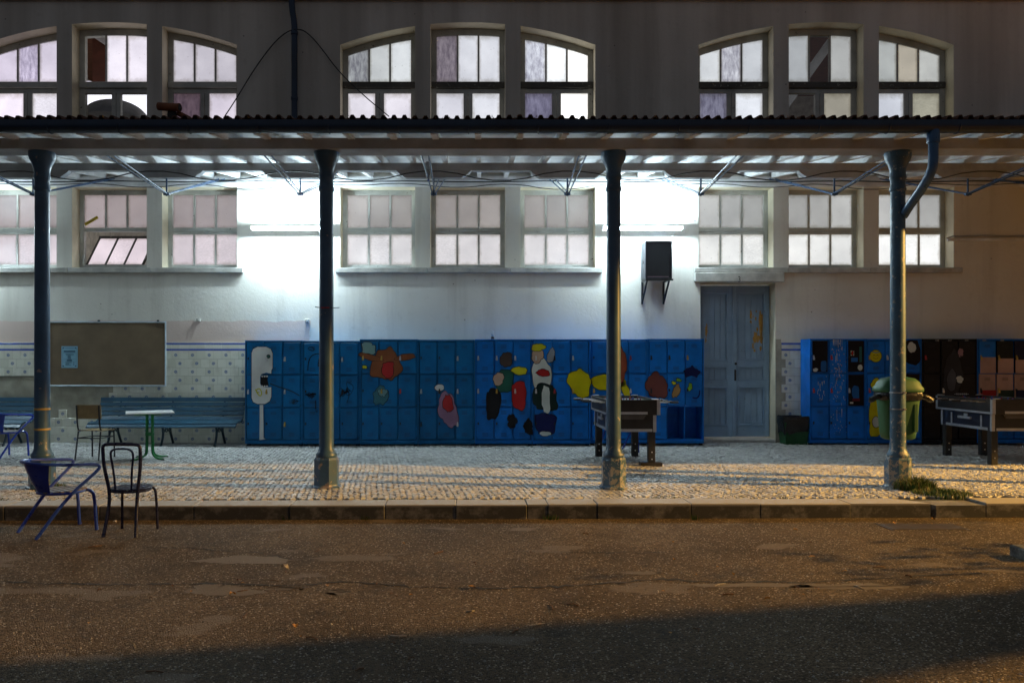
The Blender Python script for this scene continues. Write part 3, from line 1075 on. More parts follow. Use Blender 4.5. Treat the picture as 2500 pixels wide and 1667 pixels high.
canopy = thing('canopy', 'lean-to canopy with tiled roof and white timber underside along the building', 'canopy', (0, YC, 0))
cy = lambda y: y - YC
b = MB(); b.box(XL, XE, cy(9.34), cy(9.66), ZB, ZBT, .006); b.build('front_beam', M['beam'], canopy)
pz = raf_z(YM)
b = MB(); b.box(XL, XE, cy(YM) - .06, cy(YM) + .06, pz - .115, pz, .005); b.build('purlin', M['beam'], canopy)
TR0, TRS = at(1059, 0, YM)[0], 326 * YM / FPX
trx = [TR0 + i * TRS for i in range(-5, 8)]
zn = at(0, 474, YM)[1]
for i, x in enumerate(trx):
    b = MB(); e = .42     # shaped bolster under the purlin
    z0, z1 = pz - .225, pz - .117
    b.prism_xz([(x - e, z0), (x + e, z0), (x + e + .05, z0 + .03), (x + e + .07, z0 + .045), (x + e + .11, z0 + .07), (x + e + .15, z1), (x - e - .15, z1), (x - e - .11, z0 + .07), (x - e - .07, z0 + .045), (x - e - .05, z0 + .03)], cy(YM) - .055, cy(YM) + .055)
    b.build('bolster', M['beam'], canopy)
    t = MB()
    for s_ in (-1, 1):
        t.tube([(x + s_ * .02, cy(YM), zn), (x + s_ * .055, cy(9.68), raf_z(9.68) + .04)], .011, 6)
        t.tube([(x + s_ * .02, cy(YM), zn), (x + s_ * .055, cy(YW) - .02, raf_z(YW) - .01)], .011, 6)
    ti = t.build('tie_rod', M['pipe'], canopy, True)
    k = MB(); k.tube([(x, cy(YM), zn - .03), (x, cy(YM), z0)], .014, 6); k.box(x - .045, x + .045, cy(YM) - .03, cy(YM) + .03, zn - .02, zn + .02, .005)
    k.build('king_post', M['pipe'], ti)
rx0 = at(958, 0, 9.2)[0]
rm = MB(); ang = math.atan(SL); LR = (YW - .02 - YE) / math.cos(ang)
rm.box(-.036, .036, 0, LR, 0, .10)
for v in range(len(rm.v)):
    x, y, z = rm.v[v]; rm.v[v] = (x, y * math.cos(ang) - z * math.sin(ang), y * math.sin(ang) + z * math.cos(ang))
rme = rm.mesh('rafter', M['white_wood'])
RSP = 104 * 9.2 / FPX
for i in range(-24, 56):
    x = rx0 + i * RSP
    if XL + .1 < x < XE - .1:
        put('rafter', rme, canopy, (x + random.uniform(-.008, .008), cy(YE), raf_z(YE) + .001))
# roof boards lie across the rafters
nbd = 36
for i in range(nbd):
    y0 = YE - .03 + (YW - YE + .02) * i / nbd; y1 = YE - .03 + (YW - YE + .02) * (i + 1) / nbd - .006
    z0 = raf_z(y0) + .103; z1 = raf_z(y1) + .103
    b = MB(); b.prism_yz([(cy(y0), z0), (cy(y1), z1), (cy(y1), z1 + .018), (cy(y0), z0 + .018)], XL, XE)
    b.build('roof_board', M['white_wood'], canopy)
# clay tiles: the eave row one by one, the rows above joined
TW, TL = .232, .40
prof = []
for q in range(2):
    x = q * TW / 2
    prof += [(x, .0), (x + .026, .002), (x + .042, .034), (x + .074, .036), (x + .092, .002)]
prof.append((TW, 0))


def tile_arrays():
    vs = []; fs = []; n = len(prof)
    for y, lift in ((0, .012), (TL, 0)):
        for x, z in prof: vs.append((x, y, z + lift + .014))
        for x, z in prof: vs.append((x, y, z + lift))
    for i in range(n - 1):
        fs.append((i, i + 1, 2 * n + i + 1, 2 * n + i)); fs.append((n + i + 1, n + i, i, i + 1)[::-1])
        fs.append((n + i, 3 * n + i, 3 * n + i + 1, n + i + 1))
    return vs, fs


tv, tf = tile_arrays()
tv = [(x, y * math.cos(ang) - z * math.sin(ang), y * math.sin(ang) + z * math.cos(ang)) for x, y, z in tv]
tme = bpy.data.meshes.new('roof_tile'); tme.from_pydata(tv, [], tf); tme.materials.append(M['tileclay']); tme.update()
zt = raf_z(YE) + .134
ntile = int((XE - XL) / TW)
for i in range(ntile):
    if XL + i * TW > XR: break
    put('roof_tile', tme, canopy, (XL + i * TW, cy(YE) - .05 + random.uniform(-.012, .012), zt + random.uniform(-.006, .006)), random.uniform(-.02, .02))
tv_np = np.array(tv); rows = 16; VV = []; FF = []; o_ = 0
for r in range(1, rows + 1):
    for i in range(ntile):
        off = np.array([XL + i * TW, cy(YE) - .05 + r * .36 * math.cos(ang), zt + r * .36 * math.sin(ang)])
        VV.append(tv_np + off + np.array([0, random.uniform(-.01, .01), random.uniform(-.004, .004)]))
        FF.extend([tuple(o_ + q for q in f) for f in tf]); o_ += len(tv)
VV = np.concatenate(VV)
VV = VV.tolist()
me = bpy.data.meshes.new('roof_tiling'); me.from_pydata(VV, [], FF); me.materials.append(M['tileclay']); me.update()
tag(put('roof_tiling', me, canopy), kind='stuff')
# gutter
gy, gz, gr = cy(YE) - .095, 4.088, .082
pf = [(gy + gr * math.cos(a), gz + gr * math.sin(a) * .9) for a in [math.radians(180 + q * 18) for q in range(11)]]
pf = [(gy - gr, gz + .05)] + pf + [(gy + gr, gz + .05)]
inn = [(gy + (y - gy) * .93, gz + (z - gz) * .93 + .004) for y, z in pf]
gt = MB(); n = len(pf)
for x in (XL, XE):
    gt.v.extend([(x, y, z) for y, z in pf] + [(x, y, z) for y, z in inn])
for i in range(n - 1):
    gt.f.append((i, i + 1, 2 * n + i + 1, 2 * n + i)); gt.m.append(0)
    gt.f.append((n + i, 3 * n + i, 3 * n + i + 1, n + i + 1)); gt.m.append(0)
gt.f.append((0, 2 * n, 3 * n, n)); gt.m.append(0); gt.f.append((n - 1, 2 * n - 1, 4 * n - 1, 3 * n - 1)); gt.m.append(0)
gutter = gt.build('gutter', M['dark_pipe'], canopy, 50)
for i in range(-14, 20):
    x = rx0 + .12 + i * .768
    if not XL < x < XR: continue
    st = MB(); st.tube([(x, gy + (y - gy) * 1.04, gz + (z - gz) * 1.04) for y, z in pf[1:]], .008, 5)
    st.build('gutter_strap', M['dark_pipe'], gutter)

# ================================================================== columns
COLX = [at(p, 0, YC)[0] for p in (103, 797, 1498, 2192)]
SPC = (COLX[3] - COLX[0]) / 3
ALLX = [COLX[0] - SPC] + COLX + [COLX[3] + k * SPC for k in (1, 2, 3, 4, 5)]
LBL = ['round iron column beyond the left edge of the canopy front', 'blue iron column with two yellow tape bands behind the blue armchair', 'blue iron column in front of the lit lamp and left lockers',
       'blue iron column standing before the football table near the door', 'weathered iron column carrying the green litter bin and drain elbow',
       'first iron column beyond the right edge of the photograph', 'second iron column beyond the right edge of the photograph', 'third iron column beyond the right edge of the photograph',
       'fourth iron column beyond the right edge of the photograph', 'last iron column far to the right of the canopy']
shaft_prof = [(.118, .36), (.124, .375), (.124, .395), (.104, .425), (.098, .44), (.088, .47), (.086, .60), (.084, 2.2), (.081, 3.52),
              (.090, 3.53), (.094, 3.55), (.090, 3.57), (.083, 3.60), (.083, 3.66), (.090, 3.67), (.095, 3.69), (.090, 3.71), (.086, 3.74),
              (.092, 3.79), (.112, 3.85), (.136, 3.89), (.147, 3.93), (.149, ZB - .02), (.149, ZB - .002)]
columns = []
for i, x in enumerate(ALLX):
    mt = M['column_worn'] if i == 4 else M['column']
    t = thing('iron_column', LBL[i], 'column', (x, YC, 0), 0, 'iron columns carrying the canopy')
    b = MB(); b.lathe([(.178, -.02), (.178, .012), (.158, .022), (.150, .03), (.147, .04), (.147, .335), (.135, .36), (.11, .362)], 8, (0, 0, 0), .5)
    b.build('base', M['column_worn'] if i in (3, 4) else mt, t)
    b = MB(); b.lathe(shaft_prof[:9], 28); b.build('shaft', mt, t, 45)
    b = MB(); b.lathe(shaft_prof[8:], 28); b.build('capital', mt, t, 45)
    columns.append(t)
tape = simple('yellow_tape_band', (.50, .34, .10), .5)
for py in (998, 1047):
    z = at(0, py, YC)[1]
    b = MB(); b.lathe([(.0885, z - .012), (.0895, z - .010), (.0895, z + .010), (.0885, z + .012)], 24); b.build('tape_band', tape, columns[1])
# wire twisted round the second column
z = at(0, 752, YC)[1]
b = MB(); b.tube([(-.13, -.02, z + .012), (-.085, -.05, z + .004), (0, -.09, z), (.085, -.05, z), (.16, -.03, z + .004)], .005, 5)
b.build('wire_tie', M['marker'], columns[2])
b = MB(); b.box(-.05, .05, -.0905, -.085, z - .008, z + .006); b.build('red_tape', M['red'], columns[2])
# downpipe elbow from the gutter to the fourth column
cx4 = COLX[3]
ex = at(2278, 0, YE - .09)[0]
dp = MB()
dp.tube(smooth_path([(ex, gy, 4.10), (ex, gy, 3.90), (ex, gy, 3.70), (ex, gy + .03, 3.60), (ex + .01, gy + .22, 3.47), (cx4 + .045, -.14, 3.30), (cx4 + .05, -.03, 3.23)], 2), .052, 14)
dpo = dp.build('downpipe', M['pipe'], canopy, True)
cl = MB(); cl.lathe([(.062, 0), (.066, .01), (.066, .15), (.06, .16)], 14, (ex, gy, 3.90)); cl.build('pipe_collar', M['pipe'], dpo, True)

# ================================================================== fluorescent wall lamps
def wall_lamp(px0, px1, py, label):
    x0, z = at(px0, py, YW - .295); x1, _ = at(px1, py, YW - .295)
    xm = (x0 + x1) / 2; L = (x1 - x0) / 2
    t = thing('wall_lamp', label, 'lamp', (xm, YW, z), 0, 'fluorescent lamps on the wall')
    b = MB(); b.box(-L, L, -.237, -.195, -.038, .038, .006); b.build('housing', M['white_top'], t)
    for s_ in (-1, 1):
        e = MB(); e.box(s_ * L - .02, s_ * L + .02, -.315, -.236, -.024, .024, .004); e.box(s_ * L * .6 - .015, s_ * L * .6 + .015, -.1949, -.001, -.012, .012); e.build('lamp_holder', M['white_top'], t)
    b = MB(); b.tube([(-L + .021, -.295, 0), (L - .021, -.295, 0)], .019, 10)
    b.build('tube', emis('fluorescent_tube', (.70, .90, 1.0), TUBE_POWER) if 'fluorescent_tube' not in bpy.data.materials else bpy.data.materials['fluorescent_tube'], t, True)
    return t


wall_lamp(612, 808, 556, 'lit white tube lamp on the wall left of the middle windows')
wall_lamp(1472, 1668, 556, 'lit white tube lamp on the wall above the speaker')
wall_lamp(-262, -66, 556, 'lit white tube lamp on the wall beyond the left edge')

# sodium street lamp beyond the right edge: it lights the yard orange
lampp = thing('street_lamp', 'tall sodium street lamp standing far to the right of the yard', 'street lamp', (SODIUM_POS.x + 1.2, SODIUM_POS.y - .6, ASPH))
b = MB(); b.lathe([(.09, 0), (.085, 1.0), (.05, 6.7)], 12); b.build('pole', M['dark_pipe'], lampp, True)
b = MB(); b.tube(smooth_path([(0, 0, 6.6), (-.2, .1, 6.9), (-.9, .45, 6.88)], 1), .035, 8); b.build('arm', M['dark_pipe'], lampp, True)
b = MB(); b.box(-1.45, -.85, .42, .78, 6.74, 6.86, .03); b.build('lamp_head', M['dark_pipe'], lampp)
sl = bpy.data.lights.new('sodium_bulb', 'SPOT'); sl.energy = SODIUM_POWER; sl.color = (1.0, .53, .12); sl.spot_size = math.radians(156.5); sl.spot_blend = .05; sl.shadow_soft_size = .05
slo = bpy.data.objects.new('sodium_bulb', sl); COL.objects.link(slo); slo.parent = lampp; slo.location = (-1.2, .6, SODIUM_POS.z - ASPH)
# slab added out of view to the right, shaped to cast the foreground shadow
sh = thing('shade_slab', 'unseen slab on one post, added beyond the right edge to shade the foreground', 'shadow caster', (11.5, 5.5, ASPH))
b = MB(); b.prism_xy([(-.2, -.35), (4.4, 1.31), (4.4, 1.41), (-.2, .42)], 4.655, 4.70); b.build('shade_plate', M['stone'], sh)
b = MB(); b.box(-.06, .06, -.06, .06, 0, 4.655, .01); b.build('post', M['dark_pipe'], sh)

# ================================================================== lockers
PATCH = {}


def paint(name, col, rough=.38):
    if name not in PATCH:
        PATCH[name] = painted('mural_' + name, col, tuple(c * .35 for c in col), .735, rough, 18, None, 0, .22)
    return PATCH[name]


def blob(cx, cz, rx, rz, seed=0, n=56, irr=.08, rot=0.0, sq=2.0):
    r = random.Random(seed); ph = [r.uniform(0, 6.28) for _ in range(6)]
    pts = []
    for q in range(n):
        a = 2 * math.pi * q / n
        k = 1 + irr * (math.sin(2 * a + ph[0]) + .7 * math.sin(3 * a + ph[1]) + .6 * math.sin(5 * a + ph[2]) + .4 * math.sin(8 * a + ph[3]) + .25 * math.sin(13 * a + ph[4]))
        ca_, sa_ = math.cos(a), math.sin(a)
        x = rx * math.copysign(abs(ca_) ** (2 / sq), ca_) * k; z = rz * math.copysign(abs(sa_) ** (2 / sq), sa_) * k
        pts.append((cx + x * math.cos(rot) - z * math.sin(rot), cz + x * math.sin(rot) + z * math.cos(rot)))
    return pts


PADM = []
for mt in ('steel', 'brass', 'red', 'dark'):
    b = MB(); b.box(-.017, .017, -.03, -.012, -.055, -.015, .004)
    b.tube([(-.011, -.02, -.016), (-.011, -.02, .006), (0, -.02, .016), (.011, -.02, .006), (.011, -.02, -.016)], .004, 6)
    b.box(-.012, .012, -.011, -.0005, -.02, .03, .002)
    PADM.append(b.mesh('padlock', M[mt]))
b = MB(); b.box(-.012, .012, -.012, -.0005, -.025, .02, .002); b.tube([(0, -.012, 0), (0, -.026, 0)], .010, 8)
LATCH = b.mesh('latch', M['dark'])
DOORM = {}


def door_mesh(w_, h_):
    key = (round(w_, 3), round(h_, 3))
    if key not in DOORM:
        d = MB(); d.box(-w_ / 2, w_ / 2, 0, .018, -h_ / 2, h_ / 2, .003)
        d.mi = 1
        for k in range(3): d.box(-.05, .05, -.0015, .001, h_ / 2 - .07 - k * .022, h_ / 2 - .064 - k * .022)
        for k in range(3): d.box(-.05, .05, -.0015, .001, -h_ / 2 + .06 + k * .022, -h_ / 2 + .066 + k * .022)
        DOORM[key] = d.mesh('door', [M['locker'], M['dark']])
    return DOORM[key]


prng = random.Random(11)


def locker_bank(px0, px1, yf, pytop, pybase, color, label, missing=(), nrow=3, locks=.75, depth=None, doorcol=None):
    x0, zt_ = at(px0, pytop, yf); x1, _ = at(px1, pytop, yf)
    w_ = x1 - x0 - .006; zb = .035
    dep = depth or (YW - .03 - yf)
    t = thing('locker_bank', label, 'lockers', (x0 + .003, yf, 0), 0, 'painted metal lockers along the wall')
    c = MB(); th = .018
    c.box(0, th, -.004, dep, zb, zt_); c.box(w_ - th, w_, -.004, dep, zb, zt_)
    c.box(th, w_ - th, -.003, dep, zt_ - .03, zt_ - .001); c.box(th, w_ - th, -.003, dep, zb, zb + .07)
    c.box(th, w_ - th, dep - .01, dep - .002, zb + .07, zt_ - .03)
    cw = (w_ - 2 * th) / 3; rh = (zt_ - .03 - zb - .07) / nrow
    for k in (1, 2): c.box(th + k * cw - .009, th + k * cw + .009, .016, dep - .011, zb + .07, zt_ - .03)
    for r in range(1, nrow):
        for k in range(3):
            c.box(th + k * cw + .0095, th + (k + 1) * cw - .0095, .017, dep - .012, zb + .07 + r * rh - .008, zb + .07 + r * rh + .008)
    ca_ = c.build('carcass', M['locker'], t); ca_.color = (*color, 1)
    for fx in (.04, w_ - .04):
        f = MB(); f.box(fx - .03, fx + .03, .05, .11, -.01, zb); f.build('foot', M['dark'], t)
    for r in range(nrow):
        for k in range(3):
            if (k, r) in missing: continue
            me = door_mesh(cw - .026, rh - .024)
            d = put('door', me, t, (th + (k + .5) * cw, -.010 + prng.uniform(-.003, .002), zb + .07 + (r + .5) * rh))
            cc = (doorcol or {}).get((k, r), color)
            v = prng.uniform(.86, 1.12)
            d.color = (*[x * v for x in cc], 1)
            if prng.random() < .5: d.rotation_euler = (0, 0, prng.uniform(-.008, .004))
            if prng.random() < locks and (r > 0 or prng.random() < .35):
                p = put('padlock', PADM[prng.choice([0, 0, 1, 1, 3, 2])], d, (-(cw - .022) / 2 + .03, 0, 0))
            else:
                put('latch', LATCH, d, (-(cw - .022) / 2 + .03, 0, 0))
    return t, x0 + .003


def paint_on(bank, name, col, poly, lay=0, yf=14.16, nm='painted_patch'):
    t, ox = bank
    if nm == 'painted_patch' and len(poly) > 30:
        mx_ = sum(q[0] for q in poly) / len(poly); mz_ = sum(q[1] for q in poly) / len(poly)
        ol = []
        for x, z in poly:
            d = max(1e-4, math.hypot(x - mx_, z - mz_)); k = 1 + .011 / d
            ol.append((mx_ + (x - mx_) * k - ox, mz_ + (z - mz_) * k))
        o_ = MB(); o_.prism_xz(ol, -.0150 - .0012 * lay + .0005, -.0143 - .0012 * lay + .0003)
        o_.build('painted_outline', paint('black', (.012, .012, .014)), t)
    b = MB(); b.prism_xz([(x - ox, z) for x, z in poly], -.0150 - .0012 * lay, -.0143 - .0012 * lay)
    return b.build(nm, paint(name, col), t)


def pb(px, py, rx, rz, yf=14.16, **kw):
    x, z = at(px, py, yf)
    return blob(x, z, rx * yf / FPX, rz * yf / FPX, **kw)


def line_on(bank, name, col, pts, r=.004, yf=14.16, lay=3):
    t, ox = bank
    P = [(at(px, py, yf)[0] - ox, -.0150 - .0012 * lay, at(px, py, yf)[1]) for px, py in pts]
    P = smooth_path(P, 2)
    b = MB()
    for a, c in zip(P[:-1], P[1:]):
        d = (c - a)
        if d.length < 1e-5: continue
        s_ = Vector((-d.z, 0, d.x)).normalized() * r
        b.add([a - s_, c - s_, c + s_, a + s_], [(0, 1, 2, 3)])
    return b.build('painted_line', paint(name, col), t)


YF = 14.16
TEAL = (.003, .14, .37); BLUE = (.003, .165, .58)
B = []
edges = [598, 738, 878, 1020, 1159, 1300, 1441, 1581, 1719]
labs = ['blue locker bank with a white open-mouthed figure, beside the bench', 'blue locker bank with black doodles behind a column', 'taller blue locker bank with brown and teal paint patches',
        'blue locker bank with a mauve and red paint patch', 'blue locker bank with green, red and black paint patches', 'blue locker bank with white, black and navy paint patches',
        'blue locker bank with a big yellow and rust paint patch', 'blue locker bank next to the door with two open lower compartments']
tops = [831, 832, 828, 829, 828, 828, 828, 827]
for i in range(8):
    mis = ((1, 0), (2, 0)) if i == 7 else ()
    B.append(locker_bank(edges[i], edges[i + 1], YF + (.0 if i < 6 else .10) + (0, 0, -.03, 0, 0, 0, 0, .0)[i], tops[i], 1088, TEAL if i < 4 else BLUE, labs[i], mis))
# --- bank 1: the white figure
W_ = (.74, .75, .72)
def zpx(pts, yf=14.16): return [at(590 + x / 5.6, 820 + y / 5.6, yf) for x, y in pts]
FIG = [(140, 230), (160, 180), (220, 150), (340, 150), (400, 180), (425, 240), (425, 440), (408, 470), (408, 515), (340, 500), (275, 520), (255, 560), (255, 650), (275, 690), (340, 705), (408, 700), (408, 830), (385, 890), (320, 928), (220, 928), (160, 900), (140, 850)]
cxf, cyf = 282, 540
paint_on(B[0], 'black', (.012, .012, .014), zpx([(cxf + (x - cxf) * 1.05, cyf + (y - cyf) * 1.02) for x, y in FIG]), 0)
paint_on(B[0], 'white', W_, zpx(FIG), 1)
paint_on(B[0], 'black', (.012, .012, .014), zpx([(262, 560), (300, 548), (365, 545), (358, 600), (375, 680), (300, 692), (262, 660)]), 2)
for tx in (285, 318, 350):
    paint_on(B[0], 'white', W_, zpx([(tx - 14, 540), (tx + 14, 540), (tx + 10, 562), (tx - 10, 562)]), 3)
    paint_on(B[0], 'white', W_, zpx([(tx - 14, 696), (tx + 14, 696), (tx + 8, 676), (tx - 8, 676)]), 3)
paint_on(B[0], 'moss', (.03, .12, .10), pb(656, 870, 3.4, 3.4, irr=.0), 2)
x0, z0 = at(634, 988, YF); x1, z1 = at(643, 1074, YF)
paint_on(B[0], 'white', W_, [(x0, z1), (x1 + .05, z1 + .02), (x1 + .01, z1 + .04), (x1 + .002, z0), (x0 + .005, z0)], 1)
line_on(B[0], 'yellow', (.62, .58, .02), [(624, 950), (630, 962), (638, 968), (640, 955), (632, 946), (624, 956), (634, 958)], .009)
# --- bank 2: black doodles (loose scribble, thick lines)
rs = random.Random(4)
for cx, cy_, sx, sy, n in ((757, 965, 22, 10, 26), (845, 955, 20, 20, 34), (776, 880, 14, 18, 10), (718, 980, 14, 8, 14), (772, 1005, 6, 30, 6)):
    pts = [(cx + rs.gauss(0, sx * .5), cy_ + rs.gauss(0, sy * .5)) for _ in range(n)]
    line_on(B[1] if cx > 738 else B[0], 'black', (.012, .012, .014), pts, .0045)
line_on(B[1], 'black', (.012, .012, .014), [(752, 850), (760, 846), (768, 851), (766, 857), (758, 855), (752, 852)], .006)
line_on(B[1], 'black', (.012, .012, .014), [(752, 905), (753, 885), (760, 868), (776, 862), (782, 866)], .008)
line_on(B[0], 'grey_black', (.02, .03, .05), [(660, 936), (680, 944), (700, 950), (716, 956), (732, 966)], .010)
# --- banks 3..8: plain colour patches in place of the murals
BR = (.25, .085, .035)
paint_on(B[2], 'brown', BR, pb(943, 890, 33, 42, seed=3, irr=.12), 0)
paint_on(B[2], 'brown', BR, pb(905, 872, 28, 7, seed=4, rot=-.25), 1)
paint_on(B[2], 'brown', BR, pb(990, 872, 26, 7, seed=5, rot=.2), 1)
paint_on(B[2], 'rust', (.42, .03, .03), pb(948, 902, 15, 17, seed=6, irr=.1, sq=3), 2)
paint_on(B[2], 'sea', (.05, .17, .21), pb(930, 966, 16, 24, seed=7, irr=.14, rot=-.5), 1)
paint_on(B[2], 'sea2', (.18, .34, .36), pb(935, 958, 9, 10, seed=8, irr=.2), 2)
paint_on(B[2], 'pale', (.22, .36, .34), pb(900, 851, 15, 14, seed=9, irr=.12, sq=4), 0)
paint_on(B[2], 'yellow', (.62, .58, .02), pb(891, 896, 5, 3.5, seed=9, sq=4), 1)
paint_on(B[3], 'mauve', (.30, .17, .27), pb(1094, 1000, 22, 44, seed=12, irr=.1, rot=.12), 0)
paint_on(B[3], 'rust', (.42, .03, .03), pb(1094, 985, 11, 22, seed=13, irr=.1, rot=.12), 1)
paint_on(B[3], 'white', W_, pb(1073, 946, 11, 8, seed=14, irr=.03), 1)
paint_on(B[4], 'green', (.02, .11, .075), pb(1233, 930, 21, 26, seed=20, irr=.06, sq=3), 0)
paint_on(B[4], 'umber', (.075, .05, .042), pb(1236, 878, 13, 18, seed=21, sq=2.6), 1)
paint_on(B[4], 'black', (.012, .012, .014), pb(1204, 985, 17, 36, seed=22, sq=3), 1)
paint_on(B[4], 'skin', (.55, .37, .27), pb(1217, 925, 13, 15, seed=23), 2)
paint_on(B[4], 'scarlet', (.45, .02, .02), pb(1267, 965, 18, 32, seed=24, irr=.07, sq=3), 2)
paint_on(B[4], 'yellow', (.62, .58, .02), pb(1268, 905, 18, 10, seed=25), 3)
paint_on(B[4], 'black', (.012, .012, .014), pb(1250, 1028, 12, 14, seed=26, irr=.15), 1)
paint_on(B[4], 'black', (.012, .012, .014), pb(1290, 1042, 11, 16, seed=27, irr=.15), 2)
paint_on(B[5], 'cream', (.66, .68, .61), pb(1322, 915, 24, 42, seed=30, irr=.05), 0)
paint_on(B[5], 'skin', (.55, .37, .27), pb(1312, 868, 14, 18, seed=31), 1)
paint_on(B[5], 'yellow', (.62, .58, .02), pb(1314, 848, 16, 9, seed=32, irr=.1), 2)
paint_on(B[5], 'scarlet', (.45, .02, .02), pb(1326, 910, 16, 8, seed=33), 3)
paint_on(B[5], 'black_green', (.012, .03, .024), pb(1331, 970, 29, 31, seed=34, sq=3), 1)
paint_on(B[5], 'cream', (.66, .68, .61), pb(1333, 975, 10, 32, seed=35, sq=3), 2)
paint_on(B[5], 'navy', (.008, .012, .085), pb(1332, 1034, 23, 26, seed=36, sq=3.5), 1)
paint_on(B[5], 'cream', (.66, .68, .61), pb(1331, 1058, 15, 5, seed=37), 2)
paint_on(B[5], 'grey', (.30, .31, .32), pb(1345, 868, 9, 17, seed=38, rot=-.3), 1)
YEL = (.62, .52, .006)
paint_on(B[5], 'yellow2', YEL, pb(1415, 935, 27, 34, seed=40, irr=.10), 0, YF)
paint_on(B[6], 'yellow2', YEL, pb(1486, 934, 40, 20, seed=41, irr=.06), 0, YF + .1)
paint_on(B[6], 'yellow2', YEL, pb(1530, 955, 9, 26, seed=42, rot=.35), 0, YF + .1)
paint_on(B[6], 'rust2', (.32, .07, .03), pb(1512, 895, 20, 42, seed=43, irr=.10), 1, YF + .1)
paint_on(B[7], 'maroon', (.20, .06, .05), pb(1606, 942, 25, 32, seed=44, irr=.10), 0, YF + .1)
paint_on(B[7], 'navy', (.008, .012, .085), pb(1692, 908, 15, 13, seed=45, irr=.2), 0, YF + .1)
paint_on(B[7], 'lime', (.20, .42, .03), pb(1688, 945, 5, 8, seed=46, irr=.2), 0, YF + .1)
paint_on(B[7], 'lime', (.20, .42, .03), pb(1660, 928, 5, 4, seed=47, irr=.2), 0, YF + .1)
paint_on(B[7], 'yellow', (.62, .58, .02), pb(1648, 935, 5, 3.5, seed=48, irr=.2), 0, YF + .1)
paint_on(B[7], 'tan', (.40, .24, .09), pb(1654, 955, 8, 17, seed=49, irr=.12, rot=-.2), 0, YF + .1)
line_on(B[7], 'navy', (.008, .012, .085), [(1690, 970), (1700, 973), (1707, 965), (1708, 952)], .012, YF + .1)

# --- right-hand banks
YR = 14.30
R = []
redges = [1977, 2113, 2250, 2385, 2521]
RB = (.004, .17, .66)
R.append(locker_bank(redges[0], redges[1], YR, 827, 1080, RB, 'blue locker bank with white drips and black painted shelves, beside the small bin'))
R.append(locker_bank(redges[1], redges[2], YR, 827, 1080, RB, 'blue locker bank with a yellow smiling face, behind the green litter bin'))
R.append(locker_bank(redges[2], redges[3], YR, 827, 1080, (.006, .006, .007), 'black locker bank with a grey paint patch behind the right football table'))
DK = (.004, .010, .009); NV = (.004, .008, .04)
R.append(locker_bank(redges[3], redges[4], YR, 827, 1080, RB, 'blue and black locker bank with pink panels at the right edge', (), 3, .75, None,
                     {(0, 2): (.006, .16, .58), (1, 2): DK, (2, 2): NV, (0, 1): (.58, .36, .28), (1, 1): (.58, .36, .28), (2, 1): (.58, .36, .28)}))
rb = lambda px, py, rx, rz, **kw: pb(px, py, rx, rz, YR, **kw)
K = (.010, .008, .010)


def rrect(px0, px1, py0, py1):
    x0, z1 = at(px0, py0, YR); x1, z0 = at(px1, py1, YR)
    return [(x0, z0), (x1, z0), (x1, z1), (x0, z1)]


paint_on(R[0], 'soot', K, rrect(1982, 2020, 832, 908), 0)
paint_on(R[0], 'soot', K, rrect(2069.5, 2108, 832, 908), 0)
paint_on(R[0], 'soot', K, rrect(2070, 2108, 914, 990), 0)
paint_on(R[0], 'jar', (.02, .12, .36), rb(2010, 894, 7, 13, sq=4, irr=.02), 1)
paint_on(R[0], 'cream', (.66, .68, .61), rb(1990, 903, 6, 4.5, seed=2), 1)
paint_on(R[0], 'moss', (.03, .12, .10), rrect(2097, 2103, 846, 884), 1)
paint_on(R[0], 'cream', (.66, .68, .61), rrect(2076, 2084, 856, 868), 1)
paint_on(R[0], 'scarlet', (.45, .02, .02), rb(2080, 862, 2.5, 4, irr=.2), 2)
paint_on(R[0], 'jar', (.02, .12, .36), rrect(2077, 2093, 873, 883), 1)
paint_on(R[0], 'cream', (.66, .68, .61), rb(2099, 897, 6, 7, irr=.02), 1)
paint_on(R[0], 'jar', (.02, .12, .36), rb(2088, 958, 9, 16, seed=5, irr=.05, sq=3), 1)
paint_on(R[0], 'wine', (.12, .015, .025), rrect(2080, 2098, 972, 979), 2)
paint_on(R[0], 'cream', (.66, .68, .61), rrect(2074, 2082, 981, 985), 2)
rs = random.Random(9)
dr = MB()
for k in range(46):
    px = rs.gauss(2045, 8) if k < 32 else rs.uniform(1994, 2012); py = rs.uniform(828, 1000) if k < 32 else rs.uniform(928, 975)
    if k < 8: py = 829
    x, z = at(px, py, YR); L = abs(rs.gauss(.02, .05)) + (.08 if k < 8 else .02); wd = rs.uniform(.003, .008)
    x -= R[0][1]
    dr.add([(x - wd, -.0185, z), (x + wd, -.0185, z), (x + wd * .5, -.0185, z - L), (x - wd * .3, -.0185, z - L)], [(0, 3, 2, 1)])
for k in range(90):
    px = rs.gauss(2042, 13); py = rs.uniform(850, 1062)
    x, z = at(px, py, YR); x -= R[0][1]; q = rs.uniform(.002, .007)
    dr.add([(x + q * math.cos(a), -.0182, z + q * 1.6 * math.sin(a)) for a in (0, 1.2, 2.6, 3.9, 5.1)], [(0, 1, 2, 3, 4)])
tag(dr.build('paint_drips', simple('drip_white', (.55, .55, .52), .5), R[0][0]), kind='stuff')
dr = MB()
for k in range(26):
    px = rs.gauss(2046, 7); py = rs.uniform(848, 960); x, z = at(px, py, YR); x -= R[0][1]; q = rs.uniform(.003, .008)
    dr.add([(x + q * math.cos(a), -.0192, z + q * 2 * math.sin(a)) for a in (0, 1.2, 2.6, 3.9, 5.1)], [(0, 1, 2, 3, 4)])
tag(dr.build('paint_drips', simple('drip_ochre', (.45, .25, .05), .5), R[0][0]), kind='stuff')
